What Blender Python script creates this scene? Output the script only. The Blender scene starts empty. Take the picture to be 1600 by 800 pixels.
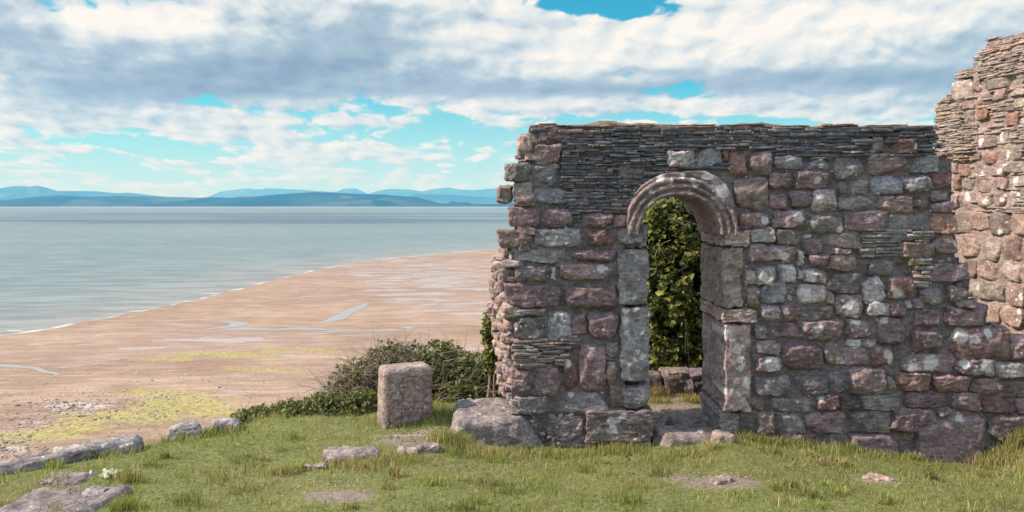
import bpy, math, random
import numpy as np
from mathutils import Vector
rng = np.random.default_rng(7)
random.seed(7)
C = bpy.context.scene.collection
SC = bpy.context.scene
R = math.radians

# ------------------------------------------------------------------ camera, sky, sun, exposure
F = 1155.0            # focal length in pixels of the 1600 px wide photograph
EYE = 10.0            # eye height above the sea
HOR = 321.0           # row of the horizon in the photograph
D = 6.3               # distance of the front wall's face
cam = bpy.data.cameras.new("Camera")
cam.sensor_width = 36.0
cam.lens = 36.0 * F / 1600.0
cam.shift_y = -(400.0 - HOR) / 1600.0
cam.clip_start = 0.1
cam.clip_end = 100000
camo = bpy.data.objects.new("Camera", cam)
camo.location = (0, 0, EYE)
camo.rotation_euler = (R(90), 0, 0)
C.objects.link(camo)
SC.camera = camo

SUN_EL, SUN_BACK = 40.0, -2.5     # sun at the left, raking along the front wall
sd = Vector((-math.cos(R(SUN_EL)) * math.cos(R(SUN_BACK)), math.cos(R(SUN_EL)) * math.sin(R(SUN_BACK)), math.sin(R(SUN_EL))))
sl = bpy.data.lights.new("sun", 'SUN')
sl.energy = 5.0
sl.angle = R(0.6)
sl.color = (1.0, 0.89, 0.76)
so = bpy.data.objects.new("sun", sl)
so.rotation_euler = sd.to_track_quat('Z', 'Y').to_euler()
so.location = (-20, 2, 30)
C.objects.link(so)
SC.view_settings.view_transform = 'Standard'
SC.view_settings.look = 'None'
SC.view_settings.gamma = 1
SC.view_settings.exposure = 0.38
SC.view_settings.use_curve_mapping = False
SC.render.engine = 'CYCLES'
SC.cycles.max_bounces = 6
SC.cycles.diffuse_bounces = 4
SC.cycles.glossy_bounces = 2
SC.cycles.transmission_bounces = 3
SC.cycles.transparent_max_bounces = 6
SC.cycles.volume_bounces = 0
SC.cycles.use_denoising = True


class NT:
    """small helper that writes node expressions"""
    def __init__(s, tree):
        s.t = tree
        s.n = tree.nodes
        s.l = tree.links

    def node(s, typ, **kw):
        n = s.n.new(typ)
        for k, v in kw.items():
            setattr(n, k, v)
        return n

    def put(s, sock, v):
        if v is None:
            return
        if hasattr(v, 'is_linked') or hasattr(v, 'links'):
            s.l.new(v, sock)
        else:
            sock.default_value = v

    def m(s, op, a, b=None, c=None, clamp=False):
        n = s.node('ShaderNodeMath', operation=op)
        n.use_clamp = clamp
        for i, v in enumerate((a, b, c)):
            s.put(n.inputs[i], v)
        return n.outputs[0]

    def vm(s, op, a, b=None):
        n = s.node('ShaderNodeVectorMath', operation=op)
        s.put(n.inputs[0], a)
        if b is not None:
            s.put(n.inputs[1], b)
        return n.outputs[0]

    def comb(s, x, y, z=0.0):
        n = s.node('ShaderNodeCombineXYZ')
        for i, v in enumerate((x, y, z)):
            s.put(n.inputs[i], v)
        return n.outputs[0]

    def sep(s, v):
        n = s.node('ShaderNodeSeparateXYZ')
        s.l.new(v, n.inputs[0])
        return n.outputs

    def noise(s, vec, scale, detail=4, rough=0.55, dist=0.0, col=False):
        n = s.node('ShaderNodeTexNoise')
        if vec is not None:
            s.l.new(vec, n.inputs['Vector'])
        n.inputs['Scale'].default_value = scale
        n.inputs['Detail'].default_value = detail
        n.inputs['Roughness'].default_value = rough
        n.inputs['Distortion'].default_value = dist
        return n.outputs['Color' if col else 'Fac']

    def voro(s, vec, scale, feature='F1', out='Distance', rand=1.0):
        n = s.node('ShaderNodeTexVoronoi', feature=feature)
        if vec is not None:
            s.l.new(vec, n.inputs['Vector'])
        n.inputs['Scale'].default_value = scale
        n.inputs['Randomness'].default_value = rand
        return n.outputs[out]

    def ss(s, v, a, b, lo=0.0, hi=1.0):
        n = s.node('ShaderNodeMapRange', interpolation_type='SMOOTHSTEP')
        for i, x in enumerate((v, a, b, lo, hi)):
            s.put(n.inputs[i], x)
        return n.outputs[0]

    def mix(s, f, a, b, mode='MIX'):
        n = s.node('ShaderNodeMix', data_type='RGBA', blend_type=mode)
        s.put(n.inputs[0], f)
        for i, v in ((6, a), (7, b)):
            if isinstance(v, tuple) and len(v) == 3:
                v = (*v, 1.0)
            s.put(n.inputs[i], v)
        return n.outputs[2]

    def attr(s, name, out='Color'):
        n = s.node('ShaderNodeAttribute', attribute_name=name)
        return n.outputs[out]

    def bump(s, h, strength=0.5, dist=0.01, normal=None):
        n = s.node('ShaderNodeBump')
        n.inputs['Strength'].default_value = strength
        n.inputs['Distance'].default_value = dist
        s.l.new(h, n.inputs['Height'])
        if normal is not None:
            s.l.new(normal, n.inputs['Normal'])
        return n.outputs[0]


# ---- sky: Nishita with a layer of cumulus laid over it, all by direction
W = bpy.data.worlds.new("World")
SC.world = W
W.use_nodes = True
W.cycles.sampling_method = 'MANUAL'
W.cycles.sample_map_resolution = 512
w = NT(W.node_tree)
w.n.clear()
sky = w.node('ShaderNodeTexSky', sky_type='NISHITA')
sky.sun_disc = False
sky.sun_elevation = R(SUN_EL)
sky.sun_rotation = R(-90 + SUN_BACK)
sky.altitude = 10
sky.air_density = 1.0
sky.dust_density = 0.6
sky.ozone_density = 2.0
gen = w.node('ShaderNodeTexCoord').outputs['Generated']
dx, dy, dz = w.sep(gen)
ay = w.m('MAXIMUM', w.m('ABSOLUTE', dy), 0.05)
u = w.m('DIVIDE', dx, ay)
v = w.m('MAXIMUM', w.m('DIVIDE', dz, ay), 0.0)
v = w.m('MINIMUM', v, 3.0)
s_ = w.m('ADD', v, 0.06)
X_ = w.m('DIVIDE', u, w.m('POWER', s_, 0.36))
Y_ = w.m('LOGARITHM', s_, math.e)
P0 = w.comb(w.m('ADD', w.m('MULTIPLY', X_, 2.3), 3.3), w.m('MULTIPLY', Y_, 3.7), 0.0)
P1 = w.vm('ADD', P0, (-0.06, 0.15, 0.0))


def blobs(lst):
    tot = None
    for (px, py, sx, sy, amp) in lst:
        a = w.m('MULTIPLY', w.m('SUBTRACT', u, (px - 800) / F), F / sx)
        b = w.m('MULTIPLY', w.m('SUBTRACT', v, (HOR - py) / F), F / sy)
        e = w.m('POWER', math.e, w.m('MULTIPLY', w.m('ADD', w.m('MULTIPLY', a, a), w.m('MULTIPLY', b, b)), -1.0))
        e = w.m('MULTIPLY', e, amp)
        tot = e if tot is None else w.m('ADD', tot, e)
    return tot


def noise2(p, scale, detail, rough, col=False):
    n = w.node('ShaderNodeTexNoise', noise_dimensions='2D')
    w.l.new(p, n.inputs['Vector'])
    n.inputs['Scale'].default_value = scale
    n.inputs['Detail'].default_value = detail
    n.inputs['Roughness'].default_value = rough
    return n.outputs['Color' if col else 'Fac']


def field(p, det, pf):
    wp = w.vm('SUBTRACT', noise2(p, 2.6, 2, 0.5, True), (0.5, 0.5, 0.5))
    p = w.vm('ADD', p, w.vm('MULTIPLY', wp, (0.16, 0.16, 0.0)))
    big = noise2(p, 0.85, 3, 0.5)
    q = w.vm('MULTIPLY', p, (2.3, 1.0, 1.0))
    fine = noise2(q, 1.8, det, 0.52)
    vn = w.node('ShaderNodeTexVoronoi', feature='F1', voronoi_dimensions='2D')
    w.l.new(q, vn.inputs['Vector'])
    vn.inputs['Scale'].default_value = 2.1
    vn.inputs['Detail'].default_value = 3.0
    vn.inputs['Roughness'].default_value = 0.55
    vn.normalize = True
    puff = w.m('MULTIPLY', w.m('SUBTRACT', 0.40, vn.outputs['Distance']), pf)
    t1 = w.m('ADD', w.m('MULTIPLY', big, 0.62), w.m('MULTIPLY', fine, 0.40))
    return w.m('ADD', t1, puff)


n0 = field(P0, 7, 0.38)
n0s = field(P0, 3, 0.38)
n1 = field(P1, 3, 0.38)
cover = blobs([(300, 90, 480, 80, 0.24), (60, 30, 260, 80, 0.15), (1150, 80, 420, 55, 0.26), (1450, 40, 250, 90, 0.22), (1000, 55, 150, 30, 0.10),
               (640, 40, 160, 40, 0.16), (760, 120, 160, 24, 0.14), (1150, 168, 330, 13, 0.14), (1300, 140, 250, 25, 0.14), (280, 195, 200, 16, 0.08), (600, 235, 160, 14, 0.06), (100, 250, 160, 12, 0.04),
               (945, 6, 105, 24, -0.45), (985, 26, 60, 12, -0.12), (560, 172, 130, 14, -0.16), (820, 5, 40, 18, -0.12), (1120, 186, 300, 6, -0.08), (690, 185, 90, 9, -0.08), (190, 222, 120, 8, -0.05), (380, 235, 560, 50, -0.075), (1000, 200, 400, 14, -0.03)])
cover = w.m('ADD', cover, w.ss(v, 0.27, 0.5, 0.0, 0.06))
dark = blobs([(430, 108, 270, 42, 0.80), (20, 60, 120, 60, 0.62), (250, 145, 260, 28, 0.62), (1330, 124, 330, 22, 0.85), (900, 141, 260, 13, 0.80), (560, 60, 130, 40, 0.45), (1560, 95, 160, 60, 0.4),
              (130, 22, 110, 26, -0.7), (290, 45, 90, 18, -0.5), (1080, 60, 300, 36, -0.45), (1330, 40, 240, 36, -0.42), (880, 85, 110, 26, -0.35), (690, 55, 60, 12, -0.25)])
cov = w.m('ADD', n0, cover)
alpha = w.ss(cov, 0.475, 0.565)
thick = w.ss(cov, 0.56, 0.90)
lit = w.m('MULTIPLY', w.m('SUBTRACT', n0s, n1), w.m('SUBTRACT', 1.9, w.m('MAXIMUM', w.m('MULTIPLY', dark, 0.9), 0.0)))
lit = w.m('ADD', lit, w.m('MULTIPLY', w.m('SUBTRACT', n0, n0s), 0.8))
br = w.m('ADD', 0.70, lit)
br = w.m('SUBTRACT', br, w.m('MULTIPLY', thick, 0.08))
br = w.m('SUBTRACT', br, w.m('MULTIPLY', dark, 0.62), clamp=True)
ramp = w.node('ShaderNodeValToRGB')
w.l.new(br, ramp.inputs[0])
cr = ramp.color_ramp
cr.elements[0].position = 0.0
cr.elements[0].color = (0.25, 0.32, 0.40, 1)
cr.elements[1].position = 0.98
cr.elements[1].color = (1.0, 0.95, 0.87, 1)
e = cr.elements.new(0.40)
e.color = (0.43, 0.53, 0.61, 1)
e = cr.elements.new(0.70)
e.color = (0.76, 0.80, 0.80, 1)
cloudc = w.vm('MULTIPLY', ramp.outputs[0], (7.7, 7.7, 7.7))
cloudc = w.vm('MULTIPLY', cloudc, w.comb(w.ss(v, 0.33, 0.9, 1.0, 1.22), w.ss(v, 0.33, 0.9, 1.0, 1.45), w.ss(v, 0.33, 0.9, 1.0, 1.78)))
cloudc = w.mix(w.ss(v, 0.0, 0.15, 0.30, 0.0), cloudc, (5.0, 6.6, 7.2))
skyc = w.mix(1.0, sky.outputs[0], w.mix(w.ss(v, 0.30, 0.7), (0.12, 0.98, 1.02), (0.75, 0.95, 1.0)), 'MULTIPLY')
# a paler sky low down
low = w.ss(v, 0.0, 0.20, 1.0, 0.0)
skyc = w.mix(w.m('MULTIPLY', low, 0.80), skyc, (5.0, 6.45, 6.9))
alpha = w.m('MULTIPLY', alpha, w.ss(v, -0.02, 0.07, 0.5, 1.0))
allc = w.mix(alpha, skyc, cloudc)
bg = w.node('ShaderNodeBackground')
w.l.new(allc, bg.inputs[0])
bg.inputs[1].default_value = 0.10
wo = w.node('ShaderNodeOutputWorld')
w.l.new(bg.outputs[0], wo.inputs[0])


# ------------------------------------------------------------------ numpy noise
_perm = np.random.default_rng(11).permutation(256)
_perm = np.concatenate([_perm, _perm, _perm])
_gr = np.random.default_rng(12).normal(size=(256, 3))
_gr /= np.linalg.norm(_gr, axis=1)[:, None]


def perlin(p):
    p = np.asarray(p, float)
    i = np.floor(p).astype(int)
    f = p - i
    i &= 255
    uu = f * f * f * (f * (f * 6 - 15) + 10)
    res = 0
    for a in (0, 1):
        for b in (0, 1):
            for c in (0, 1):
                h = _perm[_perm[_perm[(i[:, 0] + a) & 255] + ((i[:, 1] + b) & 255)] + ((i[:, 2] + c) & 255)]
                g = _gr[h]
                dd = f - np.array([a, b, c])
                wt = (uu[:, 0] if a else 1 - uu[:, 0]) * (uu[:, 1] if b else 1 - uu[:, 1]) * (uu[:, 2] if c else 1 - uu[:, 2])
                res = res + wt * (g * dd).sum(1)
    return res


def fbm(p, oct=4, gain=0.5):
    r, a = 0, 1.0
    for k in range(oct):
        r = r + a * perlin(p * 2 ** k + 17.3 * k)
        a *= gain
    return r


def sstep(a, b, x):
    t = np.clip((x - a) / (b - a), 0, 1)
    return t * t * (3 - 2 * t)


# ------------------------------------------------------------------ mesh building
class MB:
    def __init__(s):
        s.v, s.q, s.t, s.c, s.l, s.n = [], [], [], [], [], 0

    def add(s, v, q=None, t=None, col=(0.5, 0.5, 0.5), lich=0.0):
        v = np.asarray(v, float)
        n = len(v)
        s.v.append(v)
        if q is not None and len(q):
            s.q.append(np.asarray(q, int) + s.n)
        if t is not None and len(t):
            s.t.append(np.asarray(t, int) + s.n)
        col = np.asarray(col, float)
        s.c.append(np.broadcast_to(col, (n, 3)))
        s.l.append(np.broadcast_to(np.asarray(lich, float), (n,)))
        s.n += n

    def build(s, name, mat, parent=None, smooth=True):
        me = bpy.data.meshes.new(name)
        v = np.concatenate(s.v)
        loops, starts, k = [], [], 0
        if s.q:
            q = np.concatenate(s.q)
            loops.append(q.ravel())
            starts.append(np.arange(len(q)) * 4)
            k = len(q) * 4
        if s.t:
            t = np.concatenate(s.t)
            loops.append(t.ravel())
            starts.append(k + np.arange(len(t)) * 3)
        loops = np.concatenate(loops)
        starts = np.concatenate(starts)
        me.vertices.add(len(v))
        me.vertices.foreach_set('co', v.ravel().astype(np.float32))
        me.loops.add(len(loops))
        me.loops.foreach_set('vertex_index', loops.astype(np.int32))
        me.polygons.add(len(starts))
        me.polygons.foreach_set('loop_start', starts.astype(np.int32))
        if smooth:
            me.polygons.foreach_set('use_smooth', np.ones(len(starts), bool))
        me.update(calc_edges=True)
        a = me.attributes.new('Col', 'FLOAT_COLOR', 'POINT')
        c = np.concatenate(s.c)
        a.data.foreach_set('color', np.concatenate([c, np.ones((len(c), 1))], 1).ravel().astype(np.float32))
        a = me.attributes.new('lich', 'FLOAT', 'POINT')
        a.data.foreach_set('value', np.concatenate(s.l).astype(np.float32))
        me.materials.append(mat)
        o = bpy.data.objects.new(name, me)
        C.objects.link(o)
        if parent is not None:
            o.parent = parent
            o.matrix_parent_inverse = parent.matrix_basis.inverted()
        return o


def tag(o, label=None, cat=None, group=None, kind=None):
    if label:
        o['label'] = label
    if cat:
        o['category'] = cat
    if group:
        o['group'] = group
    if kind:
        o['kind'] = kind
    return o


def empty(name, loc=(0, 0, 0)):
    o = bpy.data.objects.new(name, None)
    o.location = loc
    o.empty_display_size = 0.2
    C.objects.link(o)
    return o


_tpl = {}


def box_tpl(nx, ny, nz):
    """welded subdivided cube [-1,1]^3, finer towards the edges"""
    key = (nx, ny, nz)
    if key in _tpl:
        return _tpl[key]
    idx, V, Q = {}, [], []

    def vid(i, j, k):
        t = (i, j, k)
        if t not in idx:
            idx[t] = len(V)
            V.append([2 * i / nx - 1, 2 * j / ny - 1, 2 * k / nz - 1])
        return idx[t]
    for i in range(nx):
        for j in range(ny):
            Q.append([vid(i, j, nz), vid(i + 1, j, nz), vid(i + 1, j + 1, nz), vid(i, j + 1, nz)])
            Q.append([vid(i, j, 0), vid(i, j + 1, 0), vid(i + 1, j + 1, 0), vid(i + 1, j, 0)])
    for i in range(nx):
        for k in range(nz):
            Q.append([vid(i, 0, k), vid(i + 1, 0, k), vid(i + 1, 0, k + 1), vid(i, 0, k + 1)])
            Q.append([vid(i, ny, k), vid(i, ny, k + 1), vid(i + 1, ny, k + 1), vid(i + 1, ny, k)])
    for j in range(ny):
        for k in range(nz):
            Q.append([vid(0, j, k), vid(0, j, k + 1), vid(0, j + 1, k + 1), vid(0, j + 1, k)])
            Q.append([vid(nx, j, k), vid(nx, j + 1, k), vid(nx, j + 1, k + 1), vid(nx, j, k + 1)])
    V = np.array(V)
    V = np.sign(V) * (1 - (1 - np.abs(V)) ** 1.35)
    _tpl[key] = (V, np.array(Q))
    return _tpl[key]


class Frame:
    """a wall plane: origin, direction along, normal into the wall"""
    def __init__(s, o, ex):
        s.o = np.array(o, float)
        s.ex = np.array(ex, float) / np.linalg.norm(ex)
        s.en = np.array([-s.ex[1], s.ex[0], 0.0])

    def px(s, x, y):
        d = np.array([(x - 800) / F, 1.0, (HOR - y) / F])
        oc = s.o - np.array([0, 0, EYE])
        t = (oc @ s.en) / (d @ s.en)
        p = d * t + np.array([0, 0, EYE])
        return (p - s.o) @ s.ex, p[2]

    def world(s, L):
        """L columns: along, height, depth (positive into the wall)"""
        return s.o[None, :] * np.array([1, 1, 0]) + L[:, :1] * s.ex + L[:, 2:3] * s.en + L[:, 1:2] * np.array([0, 0, 1.0])


FR = Frame((0, D, 0), (1, 0, 0))
PAL = {'g': (0.265, 0.235, 0.245), 'b': (0.278, 0.27, 0.312), 'p': (0.268, 0.196, 0.208), 'r': (0.262, 0.162, 0.158), 'o': (0.33, 0.205, 0.165),
       'd': (0.14, 0.112, 0.115), 'l': (0.43, 0.385, 0.395), 'w': (0.53, 0.485, 0.49), 'n': (0.295, 0.230, 0.212), 'k': (0.385, 0.285, 0.255), 'y': (0.40, 0.335, 0.295)}


def stone(mb, fr, s0, z0, s1, z1, col, proud=0.03, depth=0.16, lich=0.15, res=(18, 12, 5), rnd=0.5, rough=1.0, cuts=9, skew=1.0, spots=()):
    """a roughly squared rubble stone; (s, z) extents on the wall's face"""
    a, b = (s1 - s0) / 2, (z1 - z0) / 2
    c = (depth + proud) / 2
    V, Q = box_tpl(*res)
    half = np.array([a, b, c])
    r = min(a, b, c) * rnd
    q = V * half
    inner = np.clip(q, -(half - r), half - r)
    d = q - inner
    L = np.linalg.norm(d, axis=1, keepdims=True)
    q = inner + d / np.maximum(L, 1e-9) * np.minimum(L, r) * np.where(L > 1e-9, 1, 0)
    # uneven corners
    cj = rng.uniform(-1, 1, (4, 2)) * np.array([min(a * 0.16, 0.03), min(b * 0.2, 0.022)]) * skew
    tx, ty = (V[:, 0] + 1) / 2, (V[:, 1] + 1) / 2
    for k, wgt in enumerate(((1 - tx) * (1 - ty), tx * (1 - ty), tx * ty, (1 - tx) * ty)):
        q[:, :2] += wgt[:, None] * cj[k]
    # chipped by a few planes; front is local +c
    for k in range(cuts):
        n = np.array([rng.normal() * 0.55, rng.normal() * 0.6, rng.uniform(0.5, 1.2)])
        if k < 2:
            n = np.array([rng.normal(), rng.normal(), rng.uniform(0.1, 0.6)])
        n /= np.linalg.norm(n)
        sup = np.abs(n * half).sum()
        off = sup * rng.uniform(0.62, 0.90)
        ex = np.maximum(0, q @ n - off)
        q -= ex[:, None] * n * 0.92
    seed = rng.uniform(0, 200, 3)
    nrm = d / np.maximum(L, 1e-9)
    nrm = np.where(L > 1e-9, nrm, np.array([0, 0, 1.0]) * np.sign(V[:, 2:3] + 1e-9))
    N = fbm(q * 11 + seed, 4, 0.55)
    N2 = np.abs(fbm(q * 24 + seed, 3, 0.6))
    N3 = fbm(q * np.array([16, 40, 30]) + seed + 9, 3, 0.6)
    q += nrm * ((N * 0.020 - N2 * 0.016 + N3 * 0.007) * rough)[:, None]
    col = np.array(col) * rng.uniform(0.76, 1.20) * (1 + rng.normal(0, 0.018, 3) * np.array([1, 0.6, 1]))
    cc = col * (1 + 0.55 * fbm(q * 7 + seed + 50, 3) - 0.3 * np.clip(N2 - 0.25, 0, 1))[:, None]  # pits also darker: cavity shade put into the colour
    li = np.full(len(q), lich) * (0.6 + 0.4 * rng.random())
    # local z is towards the viewer
    P = np.stack([q[:, 0] + (s0 + s1) / 2, q[:, 1] + (z0 + z1) / 2, -q[:, 2] + c - proud], 1)
    for (ss_, zz, rr) in spots:
        dd = np.hypot((P[:, 0] - ss_), (P[:, 1] - zz)) / rr
        li = np.maximum(li, np.clip(1.45 - dd * 0.85, 0, 1) * (P[:, 2] < c))
    mb.add(fr.world(P), Q, None, np.clip(cc, 0.02, 0.8), li)


def slates(mb, fr, poly, exclude=(), th=(0.014, 0.036), ln=(0.05, 0.24), col=(0.132, 0.132, 0.152), colv=0.25, proud=0.03, depth=0.14, warm=0.22, jag=0.02, wave=0.7):
    """courses of thin flat stones filling a polygon (s,z) of the face"""
    poly = np.array(poly)
    zt, zb = poly[:, 1].max(), poly[:, 1].min()
    z = zb
    V, Q = box_tpl(8, 2, 2)
    while z < zt - 0.004:
        t = rng.uniform(*th)
        zc = z + t / 2
        xs = []
        for i in range(len(poly)):
            (x0, y0), (x1, y1) = poly[i], poly[(i + 1) % len(poly)]
            if (y0 > zc) != (y1 > zc):
                xs.append(x0 + (zc - y0) / (y1 - y0) * (x1 - x0))
        xs.sort()
        for k in range(0, len(xs) - 1, 2):
            s = xs[k] + rng.uniform(-jag, jag)
            end = xs[k + 1] + rng.uniform(-jag, jag)
            while s < end - 0.02:
                l = min(rng.uniform(*ln), end - s)
                cx = s + l / 2
                if not any(e0 - 0.0 < cx < e2 + 0.0 and e1 < zc < e3 for e0, e1, e2, e3 in exclude):
                    half = np.array([l / 2 - 0.0015, t / 2 - rng.uniform(0.0006, 0.0022), depth / 2])
                    q = V * half
                    pr = proud + rng.uniform(-0.013, 0.013)
                    tl = rng.normal(0, 0.012)
                    q[:, 1] += q[:, 0] * tl
                    sd_ = rng.uniform(0, 90, 3)
                    q[:, 1] += 0.006 * perlin(q * np.array([9, 25, 9]) + sd_)
                    q[:, 2] += 0.020 * perlin(q * np.array([14, 25, 0]) + sd_) * (V[:, 2] > 0.5)
                    q[:, 0] += 0.012 * perlin(q * np.array([0, 40, 25]) + sd_)
                    cc = np.array(col) * rng.uniform(1 - colv, 1 + colv * 1.5)
                    if rng.random() < warm:
                        cc = cc * np.array([1.35, 1.08, 0.95])
                    wav = 0.016 * math.sin(cx * 3.1 + zc * 5) + 0.010 * math.sin(cx * 7.7 + 2.0 + zc * 11)
                    P = np.stack([q[:, 0] + cx, q[:, 1] + zc + wav * wave, -q[:, 2] + depth / 2 - pr], 1)
                    mb.add(fr.world(P), Q, None, cc, 0.08 + 0.4 * (rng.random() < 0.06))
                s += l
        z += t


def tube(mb, pts, r0, r1, sides=5, col=(0.2, 0.15, 0.1)):
    pts = np.asarray(pts, float)
    n = len(pts)
    tg = np.gradient(pts, axis=0)
    tg /= np.linalg.norm(tg, axis=1)[:, None] + 1e-9
    ref = np.array([0.3, 0.2, 1.0]) if abs(tg[0][2]) < 0.8 else np.array([1.0, 0.3, 0.1])
    a = np.cross(tg, ref)
    a /= np.linalg.norm(a, axis=1)[:, None] + 1e-9
    b = np.cross(tg, a)
    rr = np.linspace(r0, r1, n)[:, None]
    vs = []
    for k in range(sides):
        an = 2 * math.pi * k / sides
        vs.append(pts + rr * (math.cos(an) * a + math.sin(an) * b))
    V = np.stack(vs, 1).reshape(-1, 3)
    i = np.arange(n - 1)[:, None] * sides
    k = np.arange(sides)[None, :]
    k2 = (k + 1) % sides
    Q = np.stack([i + k, i + k2, i + sides + k2, i + sides + k], -1).reshape(-1, 4)
    mb.add(V, Q, None, col)


def leaves(mb, pos, nrm, size, col, fold=0.25, long=1.6):
    """folded diamond leaves; pos (n,3), nrm (n,3), size (n,), col (n,3)"""
    n = len(pos)
    up = rng.normal(size=(n, 3))
    t = np.cross(nrm, up)
    t /= np.linalg.norm(t, axis=1)[:, None] + 1e-9
    b = np.cross(nrm, t)
    s = size[:, None]
    v0 = pos - t * s * long * 0.5
    v1 = pos + b * s * 0.5 + nrm * s * fold + t * s * 0.08
    v2 = pos + t * s * long * 0.5 - nrm * s * 0.15
    v3 = pos - b * s * 0.5 + nrm * s * fold + t * s * 0.08
    V = np.stack([v0, v1, v2, v3], 1).reshape(-1, 3)
    i = np.arange(n)[:, None] * 4
    T = np.concatenate([i + np.array([0, 1, 2]), i + np.array([0, 2, 3])], 0)
    mb.add(V, None, T, np.repeat(col, 4, 0))


# ------------------------------------------------------------------ materials
def mat(name):
    m = bpy.data.materials.new(name)
    m.use_nodes = True
    t = NT(m.node_tree)
    t.n.clear()
    b = t.node('ShaderNodeBsdfPrincipled')
    o = t.node('ShaderNodeOutputMaterial')
    t.l.new(b.outputs[0], o.inputs[0])
    return m, t, b


def stone_mat(name, fine=55, bstr=0.95, lichc=(0.70, 0.625, 0.625), strat=0.0):
    m, t, b = mat(name)
    P = t.node('ShaderNodeTexCoord').outputs['Object']
    col = t.attr('Col')
    li = t.attr('lich', 'Fac')
    n = t.noise(P, fine, 6, 0.65)
    n2 = t.noise(P, 9, 4, 0.6)
    c = t.mix(1.0, col, t.mix(t.ss(n, 0.3, 0.72), (0.68, 0.66, 0.66), (1.22, 1.20, 1.20)), 'MULTIPLY')
    nb_ = t.noise(t.vm('MULTIPLY', P, (1.0, 1.0, 2.4)), 15, 5, 0.62, 0.6)
    c = t.mix(1.0, c, t.mix(t.ss(nb_, 0.32, 0.68), (0.66, 0.63, 0.65), (1.30, 1.28, 1.25)), 'MULTIPLY')
    c = t.mix(t.ss(n2, 0.50, 0.72, 0, 0.5), c, t.mix(1.0, c, (0.74, 0.63, 0.64), 'MULTIPLY'))
    # pale grey bloom of crustose lichen, then crisp white patches where the attribute is high
    n3 = t.noise(P, 16, 5, 0.62)
    n4 = t.noise(P, 60, 3, 0.6)
    bloom = t.ss(t.m('ADD', n3, t.m('MULTIPLY', li, 0.35)), 0.62, 0.78, 0, 0.55)
    c = t.mix(bloom, c, (0.385, 0.355, 0.375))
    vd = t.voro(P, 26, out='Distance')
    vr_, vg_, vb_ = t.sep(t.voro(P, 26, out='Color'))
    sz = t.m('MULTIPLY', t.ss(t.m('ADD', vr_, t.m('MULTIPLY', li, 0.5)), 0.80, 1.25), 0.42)
    dots = t.ss(t.m('SUBTRACT', t.m('ADD', vd, t.m('MULTIPLY', t.m('SUBTRACT', n4, 0.5), 0.35)), sz), 0.0, 0.06, 0.85, 0.0)
    dots = t.m('MULTIPLY', dots, t.ss(sz, 0.03, 0.08))
    crisp = t.ss(t.m('ADD', t.m('ADD', li, t.m('MULTIPLY', t.m('SUBTRACT', n3, 0.5), 1.1)), t.m('MULTIPLY', t.m('SUBTRACT', n4, 0.5), 0.7)), 0.70, 0.80, 0, 0.92)
    crisp = t.m('MAXIMUM', crisp, dots)
    lc = t.mix(t.ss(n4, 0.35, 0.65), tuple(x * 0.72 for x in lichc), lichc)
    c = t.mix(crisp, c, lc)
    t.l.new(c, b.inputs['Base Color'])
    b.inputs['Roughness'].default_value = 0.92
    b.inputs['Specular IOR Level'].default_value = 0.2
    h = t.m('ADD', t.m('MULTIPLY', n, 0.5), t.m('MULTIPLY', t.noise(P, 22, 5, 0.6), 1.0))
    h = t.m('ADD', h, t.m('MULTIPLY', t.noise(P, 150, 2, 0.5), 0.25))
    if strat:
        w1 = t.vm('MULTIPLY', P, (strat, strat, 6.0))
        h = t.m('ADD', h, t.m('MULTIPLY', t.noise(w1, 1.0, 4, 0.6), 1.2))
    t.l.new(t.bump(h, bstr, 0.014), b.inputs['Normal'])
    return m


M_STONE = stone_mat('rubble_stone')
M_DRESS = stone_mat('dressed_stone', 65, 0.6, strat=38.0)
M_ARCH = stone_mat('arch_stone', 70, 0.5)
M_GABLE = stone_mat('gable_stone', 50, 0.8, lichc=(0.72, 0.68, 0.62))
M_SLATE = stone_mat('slate_stone', 80, 0.5)
M_CORE = stone_mat('mortar', 70, 1.0)
M_ROCK = stone_mat('weathered_rock', 45, 0.6)


def leaf_mat(name, rough=0.45, trans=0.35):
    m, t, b = mat(name)
    col = t.attr('Col')
    t.l.new(col, b.inputs['Base Color'])
    b.inputs['Roughness'].default_value = rough
    b.inputs['Specular IOR Level'].default_value = 0.22
    tr = t.node('ShaderNodeBsdfTranslucent')
    t.l.new(t.mix(1.0, col, (1.3, 1.35, 0.7), 'MULTIPLY'), tr.inputs[0])
    mx = t.node('ShaderNodeMixShader')
    mx.inputs[0].default_value = trans
    t.l.new(b.outputs[0], mx.inputs[1])
    t.l.new(tr.outputs[0], mx.inputs[2])
    t.l.new(mx.outputs[0], [n for n in t.n if n.type == 'OUTPUT_MATERIAL'][0].inputs[0])
    return m


M_LEAF = leaf_mat('leaf')
M_GRASS = leaf_mat('grass_blade', 0.6, 0.3)
M_TWIG, _t, _b = mat('twig_bark')
_t.l.new(_t.attr('Col'), _b.inputs['Base Color'])
_b.inputs['Roughness'].default_value = 0.85


# ------------------------------------------------------------------ ground of the terrace
TERR = np.array([(-16, -30), (-8, 0), (-4.65, 3.95), (-3.72, 5.25), (-3.07, 5.92), (-2.52, 6.48), (-2.15, 7.1), (-1.4, 7.75), (-0.3, 8.3), (0.8, 8.9), (2.0, 9.9), (4.0, 10.6), (40, 12), (40, -30)])


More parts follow.
